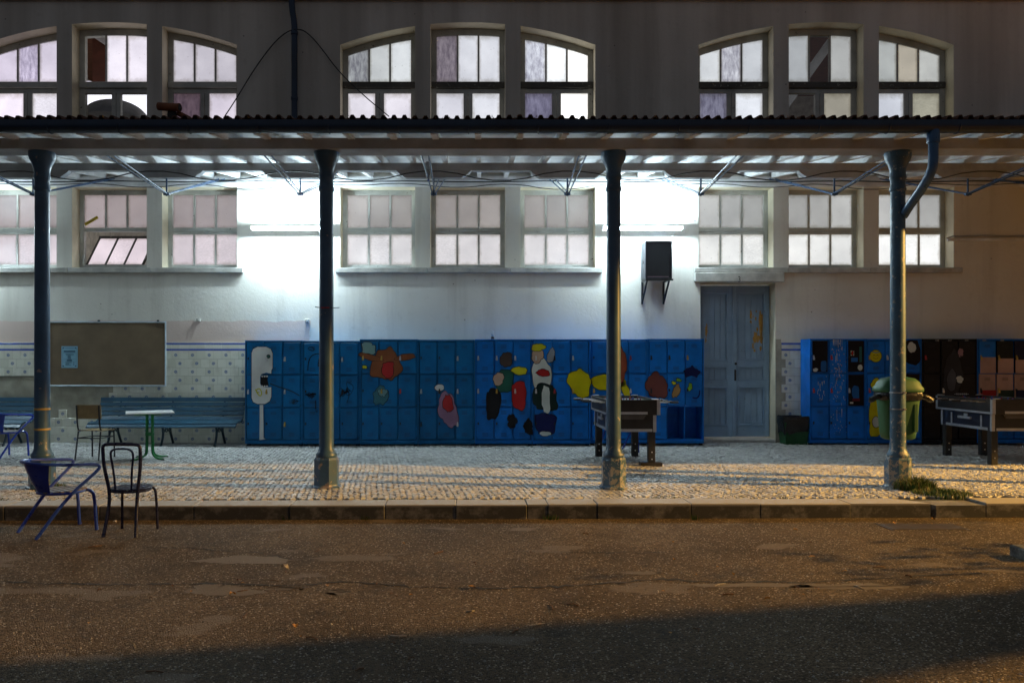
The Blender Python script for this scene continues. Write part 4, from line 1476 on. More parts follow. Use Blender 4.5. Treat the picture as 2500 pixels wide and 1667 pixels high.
# smiling face
paint_on(R[1], 'yellow2', YEL, rb(2137, 869, 14, 14.5, irr=.0), 0)
for (a, b_) in ((2133, 867.5), (2141, 867.5)):
    line_on(R[1], 'black', (.012, .012, .014), [(a - 2.5, b_ + 1), (a, b_ - 2), (a + 2.5, b_ + 1)], .0035, YR)
line_on(R[1], 'black', (.012, .012, .014), [(2131, 873), (2137, 877), (2143, 873)], .0035, YR)
line_on(R[1], 'sky', (.03, .22, .45), [(2124, 860), (2126, 857), (2137, 862), (2149, 858), (2151, 855)], .006, YR)
paint_on(R[1], 'yellow2', YEL, rb(2140, 940, 14, 16, seed=61, irr=.08), 0)
paint_on(R[1], 'yellow2', YEL, rb(2140, 1018, 20, 44, seed=62, irr=.07, sq=3), 0)
paint_on(R[1], 'cream', (.66, .68, .61), rb(2138, 1030, 9, 13, seed=63, irr=.02), 1)
paint_on(R[1], 'soot', K, rb(2226, 860, 19, 29, seed=64, irr=.05, sq=3), 0)
paint_on(R[1], 'cream', (.66, .68, .61), rb(2225, 848, 10, 13, seed=65, irr=.05), 1)
paint_on(R[1], 'soot', K, rrect(2206, 2244, 913, 936), 0)
paint_on(R[2], 'slate', (.035, .035, .04), rb(2325, 915, 22, 58, seed=66, irr=.09), 0)
paint_on(R[2], 'slate2', (.085, .085, .095), rb(2322, 928, 11, 28, seed=67, irr=.05), 1)
paint_on(R[2], 'rose', (.33, .19, .21), rb(2344, 861, 7, 10, seed=68, irr=.1), 1)
paint_on(R[2], 'cream', (.66, .68, .61), rb(2342, 926, 9, 8, seed=69, irr=.1), 1)
for q, (c_, n_) in enumerate((((.30, .015, .015), 'scarlet2'), ((.006, .03, .022), 'bottle'), ((.006, .012, .06), 'ink_blue'))):
    px = 2412 + q * 43
    paint_on(R[3], n_, c_, rrect(px - 19, px + 19, 952, 994), 0)
for q in range(3):
    paint_on(R[3], 'skin2', (.58, .36, .28), rrect(2392 + q * 43, 2430 + q * 43, 872 + q * 3, 911), 0)
nm = [(2287, '238'), (2318, '237'), (2359, '236'), (2402, '234'), (2446, '235')]
lw_ = simple('locker_number_white', (.55, .55, .52), .6)
for px, s_ in nm:
    bk = R[2] if px < 2385 else R[3]
    x, z = at(px, 833, YR)
    o = put('locker_number', text_mesh('locker_number', s_, .045, lw_), bk[0], (x - bk[1], -.0135, z)); o.rotation_euler = (math.radians(90), 0, 0)

# ================================================================== speaker on its bracket
sx0, sz1 = at(1576, 588, 14.28); sx1, sz0 = at(1641, 680, 14.28)
sp = thing('speaker', 'dark box loudspeaker on a wall bracket below the right lamp', 'speaker', (sx0, 14.28, sz0))
W2, H2 = sx1 - sx0, sz1 - sz0
b = MB(); th = .022
b.box(0, th, 0, .40, 0, H2, .003); b.box(W2 - th, W2, 0, .40, 0, H2, .003); b.box(th, W2 - th, .001, .40, 0, th); b.box(th, W2 - th, .001, .40, H2 - th, H2); b.box(th, W2 - th, .36, .399, th, H2 - th)
b.build('cabinet', M['spk'], sp)
b = MB(); b.box(th + .001, W2 - th - .001, .018, .03, th + .001, H2 - th - .001); b.build('grille', M['tweeter'], sp)
b = MB(); b.box(.04, W2 - .06, .008, .017, .026, .042); b.build('badge_strip', simple('badge_strip', (.20, .12, .16), .4), sp)
b = MB(); b.box(-.006, -.0005, .15, .23, H2 * .42, H2 * .5, .002); b.build('side_handle', M['dark'], sp)
br = thing('speaker_bracket', 'black steel wall bracket carrying the loudspeaker', 'bracket', (sx0, YW, sz0))
zb_ = at(0, 743, YW)[1] - sz0
b = MB()
for x in (.03, W2 - .05):
    b.bar((x, -.48, -.018), (x, -.001, -.018), .03, .03); b.bar((x, -.015, -.03), (x, -.015, zb_), .03, .03, (0, 1, 0)); b.bar((x, -.45, -.035), (x, -.02, zb_ + .03), .028, .028, (1, 0, 0))
b.bar((.0, -.46, -.020), (W2 + .02, -.46, -.020), .032, .032)
b.build('bracket_frame', M['marker'], br)

# ================================================================== notice board and poster
bx0, bz1 = at(118, 785, YW); bx1, bz0 = at(407, 943, YW)
nb_ = thing('notice_board', 'brown notice board in a pale metal frame on the left wall', 'notice board', (bx0, YW, bz0))
BW, BH = bx1 - bx0, bz1 - bz0
b = MB(); b.box(.02, BW - .02, -.028, -.016, .02, BH - .02); b.build('panel', M['cork'], nb_)
b = MB(); fr = .024
b.box(0, fr, -.038, -.015, 0, BH, .003); b.box(BW - fr, BW, -.038, -.015, 0, BH, .003); b.box(fr, BW - fr, -.037, -.015, 0, fr, .003); b.box(fr, BW - fr, -.037, -.015, BH - fr, BH, .003)
b.build('frame', simple('pale_alu_frame', (.52, .62, .68), .4, .2), nb_)
b = MB()
mx, mz = at(386, 794, YW); mx -= bx0; mz -= bz0
b.tube([(mx + .03 * math.cos(a * .5), -.029, mz + .04 * math.sin(a * .5)) for a in range(13)], .0035, 4)
b.tube([(mx, -.029, mz - .01), (mx + .002, -.029, mz + .07)], .0035, 4)
b.tube([(mx + .05, -.029, mz - .05), (mx + .085, -.029, mz + .05), (mx + .12, -.029, mz - .04)], .0035, 4)
b.tube([(mx - .02, -.029, mz - .06), (mx + .11, -.029, mz - .05)], .003, 4); b.tube([(mx + .04, -.029, mz), (mx + .12, -.029, mz)], .003, 4)
b.build('marker_scrawl', M['marker'], nb_)
for f_ in (.43, .93):
    b = MB(); b.box(BW * f_ - .02, BW * f_ + .02, -.03, -.001, BH, BH + .03, .004); b.build('hook', M['dark'], nb_)
qx, qz = at(150, 898, YW - .03); qx1, qz1 = at(189.5, 845, YW - .03)
po = thing('poster', 'pale blue printed poster pinned on the notice board', 'poster', (qx, YW - .029, qz), 0)
PWd, PHt = qx1 - qx, qz1 - qz
b = MB(); b.box(0, PWd, -.002, -.0004, 0, PHt); b.build('sheet', M['paper'], po)
b = MB(); yy0, yy1 = -.0032, -.0021
m_ = .022
for (xa, xb, za, zb2) in ((m_, PWd - m_, m_, m_ + .003), (m_, PWd - m_, PHt - m_ - .003, PHt - m_), (m_, m_ + .003, m_, PHt - m_), (PWd - m_ - .003, PWd - m_, m_, PHt - m_)):
    b.box(xa, xb, yy0, yy1, za, zb2)
for xa in (m_, PWd - m_):
    for za in (m_, PHt - m_):
        b.prism_xz(blob(xa + (.012 if xa < .1 else -.012), za + (.012 if za < .1 else -.012), .014, .014, seed=3, n=14, irr=.2), yy0 - .0004, yy1)
for (f0, f1, fz, hh) in ((.25, .8, .90, .006), (.14, .86, .76, .030), (.10, .90, .68, .004), (.24, .76, .64, .007), (.28, .76, .585, .009), (.10, .90, .40, .003), (.34, .66, .345, .022), (.10, .90, .29, .003),
                      (.25, .62, .245, .009), (.72, .80, .245, .009), (.25, .48, .19, .009), (.72, .80, .19, .009), (.25, .60, .135, .009), (.72, .80, .135, .009)):
    b.box(PWd * f0, PWd * f1, yy0, yy1, PHt * fz - hh / 2, PHt * fz + hh / 2)
b.lathe([(.030, 0), (.030, .001)], 18, (0, 0, 0)) if False else None
b.tube([(PWd * .5 + .026 * math.cos(a * math.pi / 8), -.0026, PHt * .49 + .028 * math.sin(a * math.pi / 8)) for a in range(16)], .0045, 4, True)
b.prism_xz(blob(PWd * .5, PHt * .49, .009, .010, n=10, irr=0), yy0, yy1)
b.build('print', M['ink'], po)

# ================================================================== benches
def bench(x0, x1, yb, label):
    """slatted park bench; yb = wall-side depth"""
    L = x1 - x0
    t = thing('slatted_bench', label, 'bench', (x0, yb, 0), 0, 'blue slatted benches along the tiled wall')
    pro = [(-.05, .80), (-.07, .715), (-.10, .63), (-.135, .55), (-.17, .47), (-.24, .415), (-.34, .405), (-.44, .41), (-.535, .40), (-.595, .355)]
    for i, (y, z) in enumerate(pro):
        j0 = pro[max(0, i - 1)]; j1 = pro[min(len(pro) - 1, i + 1)]
        d = Vector((0, j1[0] - j0[0], j1[1] - j0[1])).normalized()
        nrm = Vector((0, -d.z, d.y))
        s_ = MB()
        sag = random.uniform(-.004, .004)
        s_.bar((0, y, z), (L, y, z + sag), .072 if i < 5 else .078, .024, nrm)
        s_.build('slat', M['bench'], t)
    for fx in (.14, .5, .86):
        x = L * fx
        f = MB()
        f.tube(smooth_path([(x, -.035, .80), (x, -.12, .55), (x, -.16, .42), (x, -.30, .375), (x, -.56, .37), (x, -.60, .33)], 1), .016, 6)
        f.tube(smooth_path([(x, -.56, .37), (x, -.50, .25), (x, -.53, .12), (x, -.62, 0)], 2), .022, 6)
        f.tube(smooth_path([(x, -.16, .40), (x, -.20, .25), (x, -.12, .12), (x, -.04, 0)], 2), .022, 6)
        f.tube(smooth_path([(x, -.50, .22), (x, -.36, .31), (x, -.20, .22)], 2), .016, 6)
        f.tube([(x, -.36 + .05 * math.cos(a), .28 + .05 * math.sin(a)) for a in [q * math.pi / 5 for q in range(10)]], .010, 5, True)
        f.build('iron_leg', M['iron'], t, True)
    return t


bl0 = at(245, 0, 14.6)[0]; bl1 = at(597, 0, 14.6)[0]
bench(bl0, bl1, 14.68, 'long blue slatted bench behind the green table')
bench(-10.3, at(90, 0, 14.6)[0], 14.68, 'blue slatted bench at the left edge, partly behind a column')

# ================================================================== chairs and table
def armchair(label, loc, rz, group='blue metal armchairs with slatted seats'):
    """tubular armchair: faces local +Y"""
    t = thing('metal_armchair', label, 'chair', loc, rz, group)
    mt = M['chair_blue']
    r = .0155
    # arm/back hoop, then down and back to the rear foot
    hoop = [(-.30, .16, .655), (-.305, .02, .668), (-.29, -.18, .685), (-.21, -.31, .695), (0, -.365, .70), (.21, -.31, .695), (.29, -.18, .685), (.305, .02, .668), (.30, .16, .655)]
    left = [(-.225, -.33, 0), (-.262, -.06, .37), (-.30, .205, .60)]
    path = left[:2] + [(-.300, .19, .585), (-.308, .225, .63)] + [(-.300, .19, .658)] + hoop[1:-1] + [(.300, .19, .658)] + [(.308, .225, .63), (.300, .19, .585)] + [(.262, -.06, .37), (.225, -.33, 0)]
    b = MB(); b.tube(smooth_path(path, 2), r, 8); b.build('arm_hoop', mt, t, True)
    # front legs: inverted U beneath the seat
    b = MB(); b.tube(smooth_path([(-.20, .235, 0), (-.195, .215, .34), (-.19, .19, .385), (-.12, .185, .392), (.12, .185, .392), (.19, .19, .385), (.195, .215, .34), (.20, .235, 0)], 2), r, 8); b.build('front_legs', mt, t, True)
    # seat ring
    ring = [(.215 * math.cos(a) * (1.02), .205 * math.sin(a) - .02, .392) for a in [2 * math.pi * q / 24 for q in range(24)]]
    b = MB(); b.tube(ring, .0125, 7, True); b.build('seat_ring', mt, t, True)
    for q in range(7):
        y = -.19 + q * .058; hw = .205 * math.sqrt(max(.05, 1 - ((y + .02) / .215) ** 2))
        b = MB(); b.box(-hw, hw, y - .024, y + .024, .396, .412, .003); b.build('seat_slat', M['seat_wood'], t)
    # curved sheet back, wide above and narrow below
    b = MB(); n = 14
    vs = []; fs = []
    for side in (0, .004):
        for (z, hw, yc, dep) in ((.69, .235, -.315, .13), (.54, .19, -.26, .085), (.395, .135, -.185, .045)):
            for q in range(n + 1):
                u = -1 + 2 * q / n
                vs.append((hw * u, yc + dep * u * u - .035 + side, z))
    m = n + 1
    for k in range(2):
        for q in range(n):
            a = k * m + q
            fs.append((a, a + 1, a + m + 1, a + m)); o = 3 * m
            fs.append((o + a, o + a + m, o + a + m + 1, o + a + 1))
    b.add(vs, fs); b.build('back_panel', mt, t, True)
    return t


armchair('blue metal armchair with slatted seat in front of the kerb', (-4.09, 7.79, ASPH), math.radians(-41))
armchair('blue metal armchair on the pavement at the left edge', (-7.46, 12.5, 0), math.radians(-18))
armchair('blue metal armchair behind the football table nearest the door', (2.32, 13.25, 0), math.radians(200))

t = thing('bistro_chair', 'dark navy metal chair with hooped back standing on the asphalt', 'chair', (-3.39, 7.70, ASPH), math.radians(-3))
mt = M['chair_navy']; r = .0165
b = MB(); b.tube(smooth_path([(-.165, -.20, 0), (-.135, -.155, .25), (-.135, -.135, .42), (-.178, -.165, .66), (-.182, -.175, .80), (-.180, -.182, .86), (-.13, -.187, .876), (.13, -.187, .876), (.180, -.182, .86), (.182, -.175, .80), (.178, -.165, .66), (.135, -.135, .42), (.135, -.155, .25), (.150, -.20, 0)], 2), r, 9); b.build('back_hoop', mt, t, True)
b = MB(); b.tube(smooth_path([(-.078, -.14, .43), (-.088, -.155, .62), (-.115, -.17, .78), (-.085, -.178, .825), (.0, -.18, .832), (.085, -.178, .825), (.115, -.17, .78), (.088, -.155, .62), (.078, -.14, .43)], 2), .0105, 8); b.build('inner_hoop', mt, t, True)
for s_ in (-1, 1):
    b = MB(); b.tube(smooth_path([(s_ * .18, .185, 0), (s_ * .172, .17, .36), (s_ * .155, .145, .425), (s_ * .07, .10, .432), (0, .02, .432)], 2), .0125, 8); b.build('leg', mt, t, True)
b = MB(); b.lathe([(.175, .425), (.19, .43), (.192, .437), (.186, .443), (.02, .441)], 26, (0, .01, 0), 0, True, 1.0); b.build('seat', mt, t, 40)
b = MB(); b.tube([(.178 * math.cos(a), .01 + .178 * math.sin(a), .415) for a in [2 * math.pi * q / 24 for q in range(24)]], .0105, 7, True); b.build('seat_ring', mt, t, True)

t = thing('school_chair', 'plywood school chair with dark tube frame beside the green table', 'chair', (-5.96, 12.3, 0), math.radians(-6))
ft = M['marker']; r = .0115
for s_ in (-1, 1):
    b = MB(); b.tube(smooth_path([(s_ * .18, -.205, .83), (s_ * .18, -.19, .62), (s_ * .18, -.17, .48), (s_ * .18, -.13, .435), (s_ * .18, .16, .44), (s_ * .18, .195, .43), (s_ * .18, .205, .39), (s_ * .185, .215, 0)], 2), r, 7); b.build('side_frame', ft, t, True)
    b = MB(); b.tube([(s_ * .18, -.155, .43), (s_ * .19, -.225, 0)], r, 7); b.build('leg', ft, t, True)
b = MB(); b.tube([(-.18, -.17, .33), (.18, -.17, .33)], .009, 6); b.tube([(-.18, .205, .33), (.18, .205, .33)], .009, 6); b.tube([(-.18, -.17, .33), (-.18, .205, .33)], .009, 6); b.tube([(.18, -.17, .33), (.18, .205, .33)], .009, 6); b.build('stretcher', ft, t)


def curved_panel(w_, y, z0, z1, dep, th):
    b = MB(); n = 8; vs = []; fs = []
    for side in (0, th):
        for z, lean in ((z0, 0), (z1, -.02)):
            for q in range(n + 1):
                u = -1 + 2 * q / n; vs.append((w_ / 2 * u, y + lean + dep * u * u + side, z))
    m = n + 1
    for q in range(n):
        fs.append((q, q + 1, m + q + 1, m + q)); fs.append((2 * m + q, 3 * m + q, 3 * m + q + 1, 2 * m + q + 1))
        fs.append((m + q, m + q + 1, 3 * m + q + 1, 3 * m + q)); fs.append((q, 2 * m + q, 2 * m + q + 1, q + 1))
    fs.append((0, m, 3 * m, 2 * m)); fs.append((n, 2 * m + n, 3 * m + n, m + n))
    b.add(vs, fs); return b


curved_panel(.40, -.205, .625, .84, .035, .012).build('backrest', M['ply'], t)
b = MB()
for i in range(6):
    y0 = -.165 + i * .062; z = .452 - .008 * math.sin(i / 5 * math.pi) - (.012 if i == 5 else 0); z1 = .452 - .008 * math.sin((i + 1) / 5 * math.pi) - (.012 if i >= 4 else 0)
    b.add([(-.195, y0, z), (.195, y0, z), (.195, y0 + .062, z1), (-.195, y0 + .062, z1), (-.195, y0, z - .012), (.195, y0, z - .012), (.195, y0 + .062, z1 - .012), (-.195, y0 + .062, z1 - .012)],
          [(0, 1, 2, 3), (7, 6, 5, 4), (0, 4, 5, 1), (1, 5, 6, 2), (2, 6, 7, 3), (3, 7, 4, 0)])
b.build('seat', M['ply'], t)

t = thing('cafe_table', 'white topped table on green tube legs before the bench', 'table', (-5.10, 12.25, 0), math.radians(24))
b = MB(); b.box(-.34, .34, -.34, .34, .710, .728, .005); b.build('table_top', M['white_top'], t)
for k in range(4):
    a = math.radians(45 + 90 * k) - math.radians(10)
    d = Vector((math.cos(a), math.sin(a), 0)); o = d * .055
    b = MB(); b.tube(smooth_path([o + Vector((0, 0, .70)), o + Vector((0, 0, .14)), o * 1.5 + Vector((0, 0, .06)), d * .19 + Vector((0, 0, .02)), d * .31 + Vector((0, 0, .014))], 2), .017, 8); b.build('leg', M['green'], t, True)
    b = MB(); b.tube([o + Vector((0, 0, .68)), d * .26 + Vector((0, 0, .70))], .014, 6); b.build('support_arm', M['green'], t)
    b = MB(); b.box(*(lambda p: (p.x - .022, p.x + .022, p.y - .022, p.y + .022))(d * .31), 0, .016, .003); b.build('foot', M['rubber'], t)
b = MB(); b.lathe([(.062, .36), (.066, .37), (.066, .40), (.062, .41)], 12); b.build('collar', M['green'], t)

# ================================================================== football tables
def football_table(label, loc, rz, short_leg=None):
    t = thing('football_table', label, 'football table', loc, rz, 'black football tables')
    W, L = .76, 1.42
    wl = .67; ll = 1.26
    zt, zm, zl = .955, .735, .50
    b = MB(); th = .028
    b.box(-W / 2, -W / 2 + th, -L / 2, L / 2, zm, zt, .004); b.box(W / 2 - th, W / 2, -L / 2, L / 2, zm, zt, .004)
    b.box(-W / 2 + th, W / 2 - th, -L / 2, -L / 2 + th, zm, zt - .001, .004); b.box(-W / 2 + th, W / 2 - th, L / 2 - th, L / 2, zm, zt - .001, .004)
    b.box(-W / 2 + th, W / 2 - th, -L / 2 + th, L / 2 - th, zm, zm + .02)
    b.build('upper_box', M['black_wood'], t)
    b = MB(); b.box(-wl / 2, wl / 2, -ll / 2, ll / 2, zl, zm - .001, .004); b.build('lower_box', M['navy_lam'], t)
    b = MB(); b.box(-wl / 2 - .004, wl / 2 + .004, -ll / 2 - .006, -ll / 2 + .02, zl + .002, zm - .002, .003); b.build('end_panel', M['black_wood'], t)
    b = MB(); b.box(-W / 2 + th + .001, W / 2 - th - .001, -L / 2 + th + .001, L / 2 - th - .001, zt - .11, zt - .10); b.build('playing_field', M['field'], t)
    legx, legy = .285, .565
    for sx in (-1, 1):
        for sy in (-1, 1):
            zb = .055 if short_leg == (sx, sy) else 0
            b = MB(); b.box(sx * legx - .05, sx * legx + .05, sy * legy - .05, sy * legy + .05, zb, zl - .001, .008)
            lg = b.build('leg', M['rubber'], t)
            for z in (.10, .20):
                k = MB(); k.tube([(sx * legx, sy * legy - .050, z), (sx * legx, sy * legy - .056, z)], .010, 8); k.build('bolt', M['steel'], lg)
    al = M['alu']
    for sx in (-1, 1):                       # metal corner angles and side rails
        for sy in (-1, 1):
            k = MB(); a, c = (-W / 2, L / 2)
            x, y = sx * W / 2, sy * L / 2
            k.box(min(x - sx * .045, x + sx * .003), max(x - sx * .045, x + sx * .003), min(y, y + sy * .003), max(y, y + sy * .003), zm + .004, zt - .004)
            k.box(min(x, x + sx * .003), max(x, x + sx * .003), min(y - sy * .045, y - sy * .0), max(y - sy * .045, y), zm + .004, zt - .004)
            x, y = sx * (wl / 2 + .004), sy * (ll / 2 + .006)
            k.box(min(x - sx * .042, x + sx * .003), max(x - sx * .042, x + sx * .003), min(y, y + sy * .003), max(y, y + sy * .003), zl - .01, zm - .003)
            k.box(min(x, x + sx * .003), max(x, x + sx * .003), min(y - sy * .042, y), max(y - sy * .042, y), zl - .01, zm - .003)
            k.build('corner_angle', al, t)
        k = MB(); x = sx * (W / 2)
        k.box(min(x, x + sx * .0025), max(x, x + sx * .0025), -L / 2 + .05, L / 2 - .05, zm + .003, zm + .033); k.build('side_trim', al, t)
        x = sx * wl / 2
        k = MB(); k.box(min(x, x + sx * .0025), max(x, x + sx * .0025), -ll / 2 + .10, ll / 2 - .12, zl - .006, zl + .034); k.build('side_trim', al, t)
        for y in (-.38, .36):
            k = MB(); k.box(min(x, x + sx * .0028), max(x, x + sx * .0028), y - .02, y + .02, zl + .035, zm - .03); k.build('side_trim', al, t)
        k = MB(); k.box(min(x, x + sx * .03), max(x, x + sx * .03), -.16, .16, zl + .13, zl + .165, .004); k.build('coin_slot', al, t)
        k = MB(); k.box(min(x, x + sx * .012), max(x, x + sx * .012), -.06, .03, zl + .17, zl + .21, .002); k.build('coin_slot', al, t)
    k = MB(); k.box(-wl / 2 + .06, wl / 2 - .05, -ll / 2 - .010, -ll / 2 - .0065, zl - .006, zl + .034); k.build('end_trim', al, t)
    k = MB(); k.box(-.20, .20, -L / 2 - .004, -L / 2 - .0005, zm + .012, zm + .048); k.build('ball_return_plate', al, t)
    k = MB(); k.prism_xz([(-.15, zm - .06), (.15, zm - .06), (.19, zm - .002), (-.19, zm - .002)], -ll / 2 - .05, -ll / 2 - .011); k.build('ball_tray', simple('ball_tray_wood', (.10, .085, .075), .5) if 'ball_tray_wood' not in bpy.data.materials else bpy.data.materials['ball_tray_wood'], t)
    teams = [(.30, .02, .02), (.02, .05, .30)]
    for i in range(8):
        y = -L / 2 + .16 + i * (L - .32) / 7; z = zt - .045
        sd = 1 if i in (0, 1, 3, 5) else -1
        off = random.uniform(-.05, .05)
        k = MB(); k.tube([(-W / 2 - .10 + off if sd > 0 else -W / 2 - .22 + off, y, z), (W / 2 + .22 + off if sd > 0 else W / 2 + .10 + off, y, z)], .0085, 7); rod = k.build('rod', M['steel'], t, True)
        xh = (W / 2 + .15 + off) * sd
        k = MB(); k.tube([(xh, y, z), (xh + sd * .03, y, z), (xh + sd * .13, y, z)], [.014, .017, .015], 9); k.build('handle', M['rubber'], rod, True)
        pl = MB()
        for q in range((1, 2, 3, 5, 5, 3, 2, 1)[i]):
            n = (1, 2, 3, 5, 5, 3, 2, 1)[i]; x = (q - (n - 1) / 2) * (W - .14) / max(n, 2) + off
            pl.box(x - .011, x + .011, y - .009, y + .009, z - .06, z + .02, .003); pl.ball((x, y, z + .032), .012, 7, 4)
        pl.build('players', simple('players_' + str(i % 2), teams[i % 2], .4) if 'players_' + str(i % 2) not in bpy.data.materials else bpy.data.materials['players_' + str(i % 2)], rod)
    for sy in (-1, 1):
        for sx in (-1, 1):
            k = MB(); k.lathe([(.05, 0), (.055, .006), (.05, .012), (.02, .014)], 12, (sx * (W / 2 - .07), sy * (L / 2 - .016), zt)); k.build('ash_tray', M['steel'], t, True)
    k = MB()
    for q in range(6): k.ball((-.05 + q * .03, L / 2 - .014, zt + .018), .013, 7, 4)
    k.tube([(-.09, L / 2 - .014, zt + .018), (.14, L / 2 - .014, zt + .018)], .004, 5); k.build('score_beads', M['steel'], t, True)
    return t


football_table('black football table behind the third column, with one leg on a block', (2.15, 12.02, 0), math.radians(1), (1, -1))
t = thing('wooden_block', 'dark wooden block under the near leg of the football table', 'block', (2.44, 11.46, 0), math.radians(3))
b = MB(); b.box(-.16, .15, -.075, .075, 0, .053, .006); b.build('plank', M['black_wood'], t)
football_table('black football table with pale metal trim at the right edge', (7.73, 12.16, 0), math.radians(0))

# ================================================================== litter bins
lb = thing('litter_bin', 'green plastic litter bin strapped to the weathered column', 'bin', (COLX[3], YC + .30, 0))
zl0 = at(0, 1072, YC + .3)[1]; zl1 = at(0, 932, YC + .3)[1]
xo = at(2192, 0, YC + .3)[0] - COLX[3]
n = 28


def bin_ring(hw, hd, z, k=3.2):
    out = []
    for q in range(n):
        a = 2 * math.pi * q / n; c, s_ = math.cos(a), math.sin(a)
        out.append((xo + hw * math.copysign(abs(c) ** (2 / k), c), hd * math.copysign(abs(s_) ** (2 / k), s_), z))
    return out


def loft(rings, name, mat, parent, cap=True):
    b = MB(); vs = [p for r_ in rings for p in r_]; fs = []
    for i in range(len(rings) - 1):
        for q in range(n):
            l = (q + 1) % n; fs.append((i * n + q, i * n + l, (i + 1) * n + l, (i + 1) * n + q))
    if cap: fs.append(tuple(range(n - 1, -1, -1))); fs.append(tuple((len(rings) - 1) * n + q for q in range(n)))
    b.add(vs, fs); return b.build(name, mat, parent, 50)


Hh = zl1 - zl0
zr = at(0, 956, YC + .3)[1]
loft([bin_ring(.15, .11, zl0), bin_ring(.185, .13, zl0 + .02), bin_ring(.20, .14, zl0 + .09), bin_ring(.225, .16, zl0 + Hh * .6), bin_ring(.235, .17, zr - .09)], 'body', M['bin_green'], lb)
for sx in (-.14, .14):
    b = MB(); b.box(xo + sx - .028, xo + sx + .028, -.160, -.13, zl0 + .10, zr - .14, .01); b.build('rib', M['bin_green'], lb)
loft([bin_ring(.245, .178, zr - .10), bin_ring(.262, .19, zr - .07), bin_ring(.266, .192, zr - .03), bin_ring(.255, .185, zr)], 'bag_rim', M['bag'], lb)
loft([bin_ring(.270, .196, zr + .001), bin_ring(.276, .20, zr + .012), bin_ring(.274, .20, zr + .045), bin_ring(.25, .185, zr + .075), bin_ring(.23, .17, zr + .12), bin_ring(.18, .135, zr + .165), bin_ring(.08, .06, zr + .185), bin_ring(.01, .01, zr + .188)], 'lid', M['bin_green'], lb)
for sx in (-1, 1):
    b = MB(); b.tube(smooth_path([(xo + sx * .22, -.05, zr - .05), (xo + sx * .30, -.08, zr - .06), (xo + sx * .36, -.07, zr - .10), (xo + sx * .385, -.06, zr - .095)], 1), [.055, .05, .045, .03, .024, .02, .018, .012][:8] if False else .035, 7)
    b.build('bag_knot', M['bag'], lb, True)
for py in (958, 998):
    z = at(0, py, YC)[1]
    b = MB(); b.lathe([(.0905, z - .007), (.0915, z - .006), (.0915, z + .006), (.0905, z + .007)], 24, (0, -.30, 0)); b.box(.02, .04, -.40, -.385, z - .012, z + .012); b.build('strap', M['steel'], lb)
    b = MB(); b.box(-.02, .02, -.215, -.13, z - .02, z + .02); b.build('strap_block', M['dark'], lb)

gb0, gz1 = at(1908, 1015, 14.45); gb1, _ = at(1971, 1015, 14.45)
sb = thing('small_bin', 'small square green bin lined with a black bag beside the doorway', 'bin', ((gb0 + gb1) / 2, 14.5, 0))
hw = (gb1 - gb0) / 2
b = MB()
lo, hi = hw * .80, hw * .98
b.add([(-lo, -.15, .0), (lo, -.15, .0), (lo, .15, 0), (-lo, .15, 0), (-hi, -.19, .40), (hi, -.19, .40), (hi, .19, .40), (-hi, .19, .40)], [(3, 2, 1, 0), (0, 1, 5, 4), (1, 2, 6, 5), (2, 3, 7, 6), (3, 0, 4, 7)])
b.build('body', M['bin_green'], sb)
b = MB(); rr = random.Random(2); vs = []; fs = []; N = 24
for lev, (z, k) in enumerate(((.215, 1.0), (.30, 1.03), (.40, 1.05), (gz1 - .02, 1.06), (gz1, 1.02), (gz1 - .05, .94))):
    for q in range(N):
        a = 2 * math.pi * q / N; c, s_ = math.cos(a), math.sin(a); e = 2 / 7
        f_ = .93 + .07 * min(1, z / .4)
        jit = rr.uniform(-.008, .008)
        vs.append((hi * k * f_ * math.copysign(abs(c) ** e, c) * 1.02 + jit, .195 * k * f_ * math.copysign(abs(s_) ** e, s_) + jit, z + (rr.uniform(-.05, .03) if lev == 0 else rr.uniform(-.012, .008))))
for i in range(5):
    for q in range(N):
        l = (q + 1) % N; fs.append((i * N + q, i * N + l, (i + 1) * N + l, (i + 1) * N + q))
fs.append(tuple(5 * N + q for q in range(N)))
b.add(vs, fs); b.build('bin_bag', M['bag'], sb, 60)

# ================================================================== bottles, vent pipe
def bottle(name, label, loc, h, r, mat, cap, rz=0):
    t = thing(name, label, 'bottle', loc)
    b = MB(); b.lathe([(r * .9, 0), (r, .01), (r, h * .30), (r * .93, h * .33), (r, h * .36), (r, h * .62), (r * .7, h * .76), (r * .36, h * .88), (r * .34, h * .95)], 14); b.build('bottle_body', mat, t, True)
    b = MB(); b.lathe([(r * .40, h * .95), (r * .40, h), (r * .1, h)], 12); b.build('cap', cap, t)
    return t


pet = NT('clear_plastic'); pet.base((.75, .82, .9)); pet.rough(.12); pet.b.inputs['Transmission Weight'].default_value = .75; pet.b.inputs['IOR'].default_value = 1.2
x, z = at(1203, 828, 14.3)
bt = bottle('small_bottle', 'small clear bottle standing on top of the lockers', (x, 14.45, z + .0), .155, .028, pet.mat, M['white_top'])
b = MB(); b.lathe([(.0285, .012), (.0288, .013), (.0288, .045), (.0285, .046)], 14); b.build('bottle_label', simple('bottle_label_brown', (.05, .025, .02), .5), bt)
b = MB(); b.lathe([(.0285, .055), (.0288, .056), (.0288, .085), (.0285, .086)], 14); b.build('bottle_label', simple('bottle_label_pale', (.35, .42, .5), .5), bt)
x, z = at(1046, 430, 11.2)
hb = bottle('hanging_bottle', 'clear plastic bottle hanging upside down from the tie rods', (x, 11.2, z + .20), .27, .042, pet.mat, simple('blue_cap', (.02, .06, .35), .4))
hb.rotation_euler = (math.pi, 0, 0)
b = MB(); b.tube([(0, 0, 0), (.0, .02, -.05), (.02, .0, -.1)], .003, 5); b.build('string', M['cable'], hb)

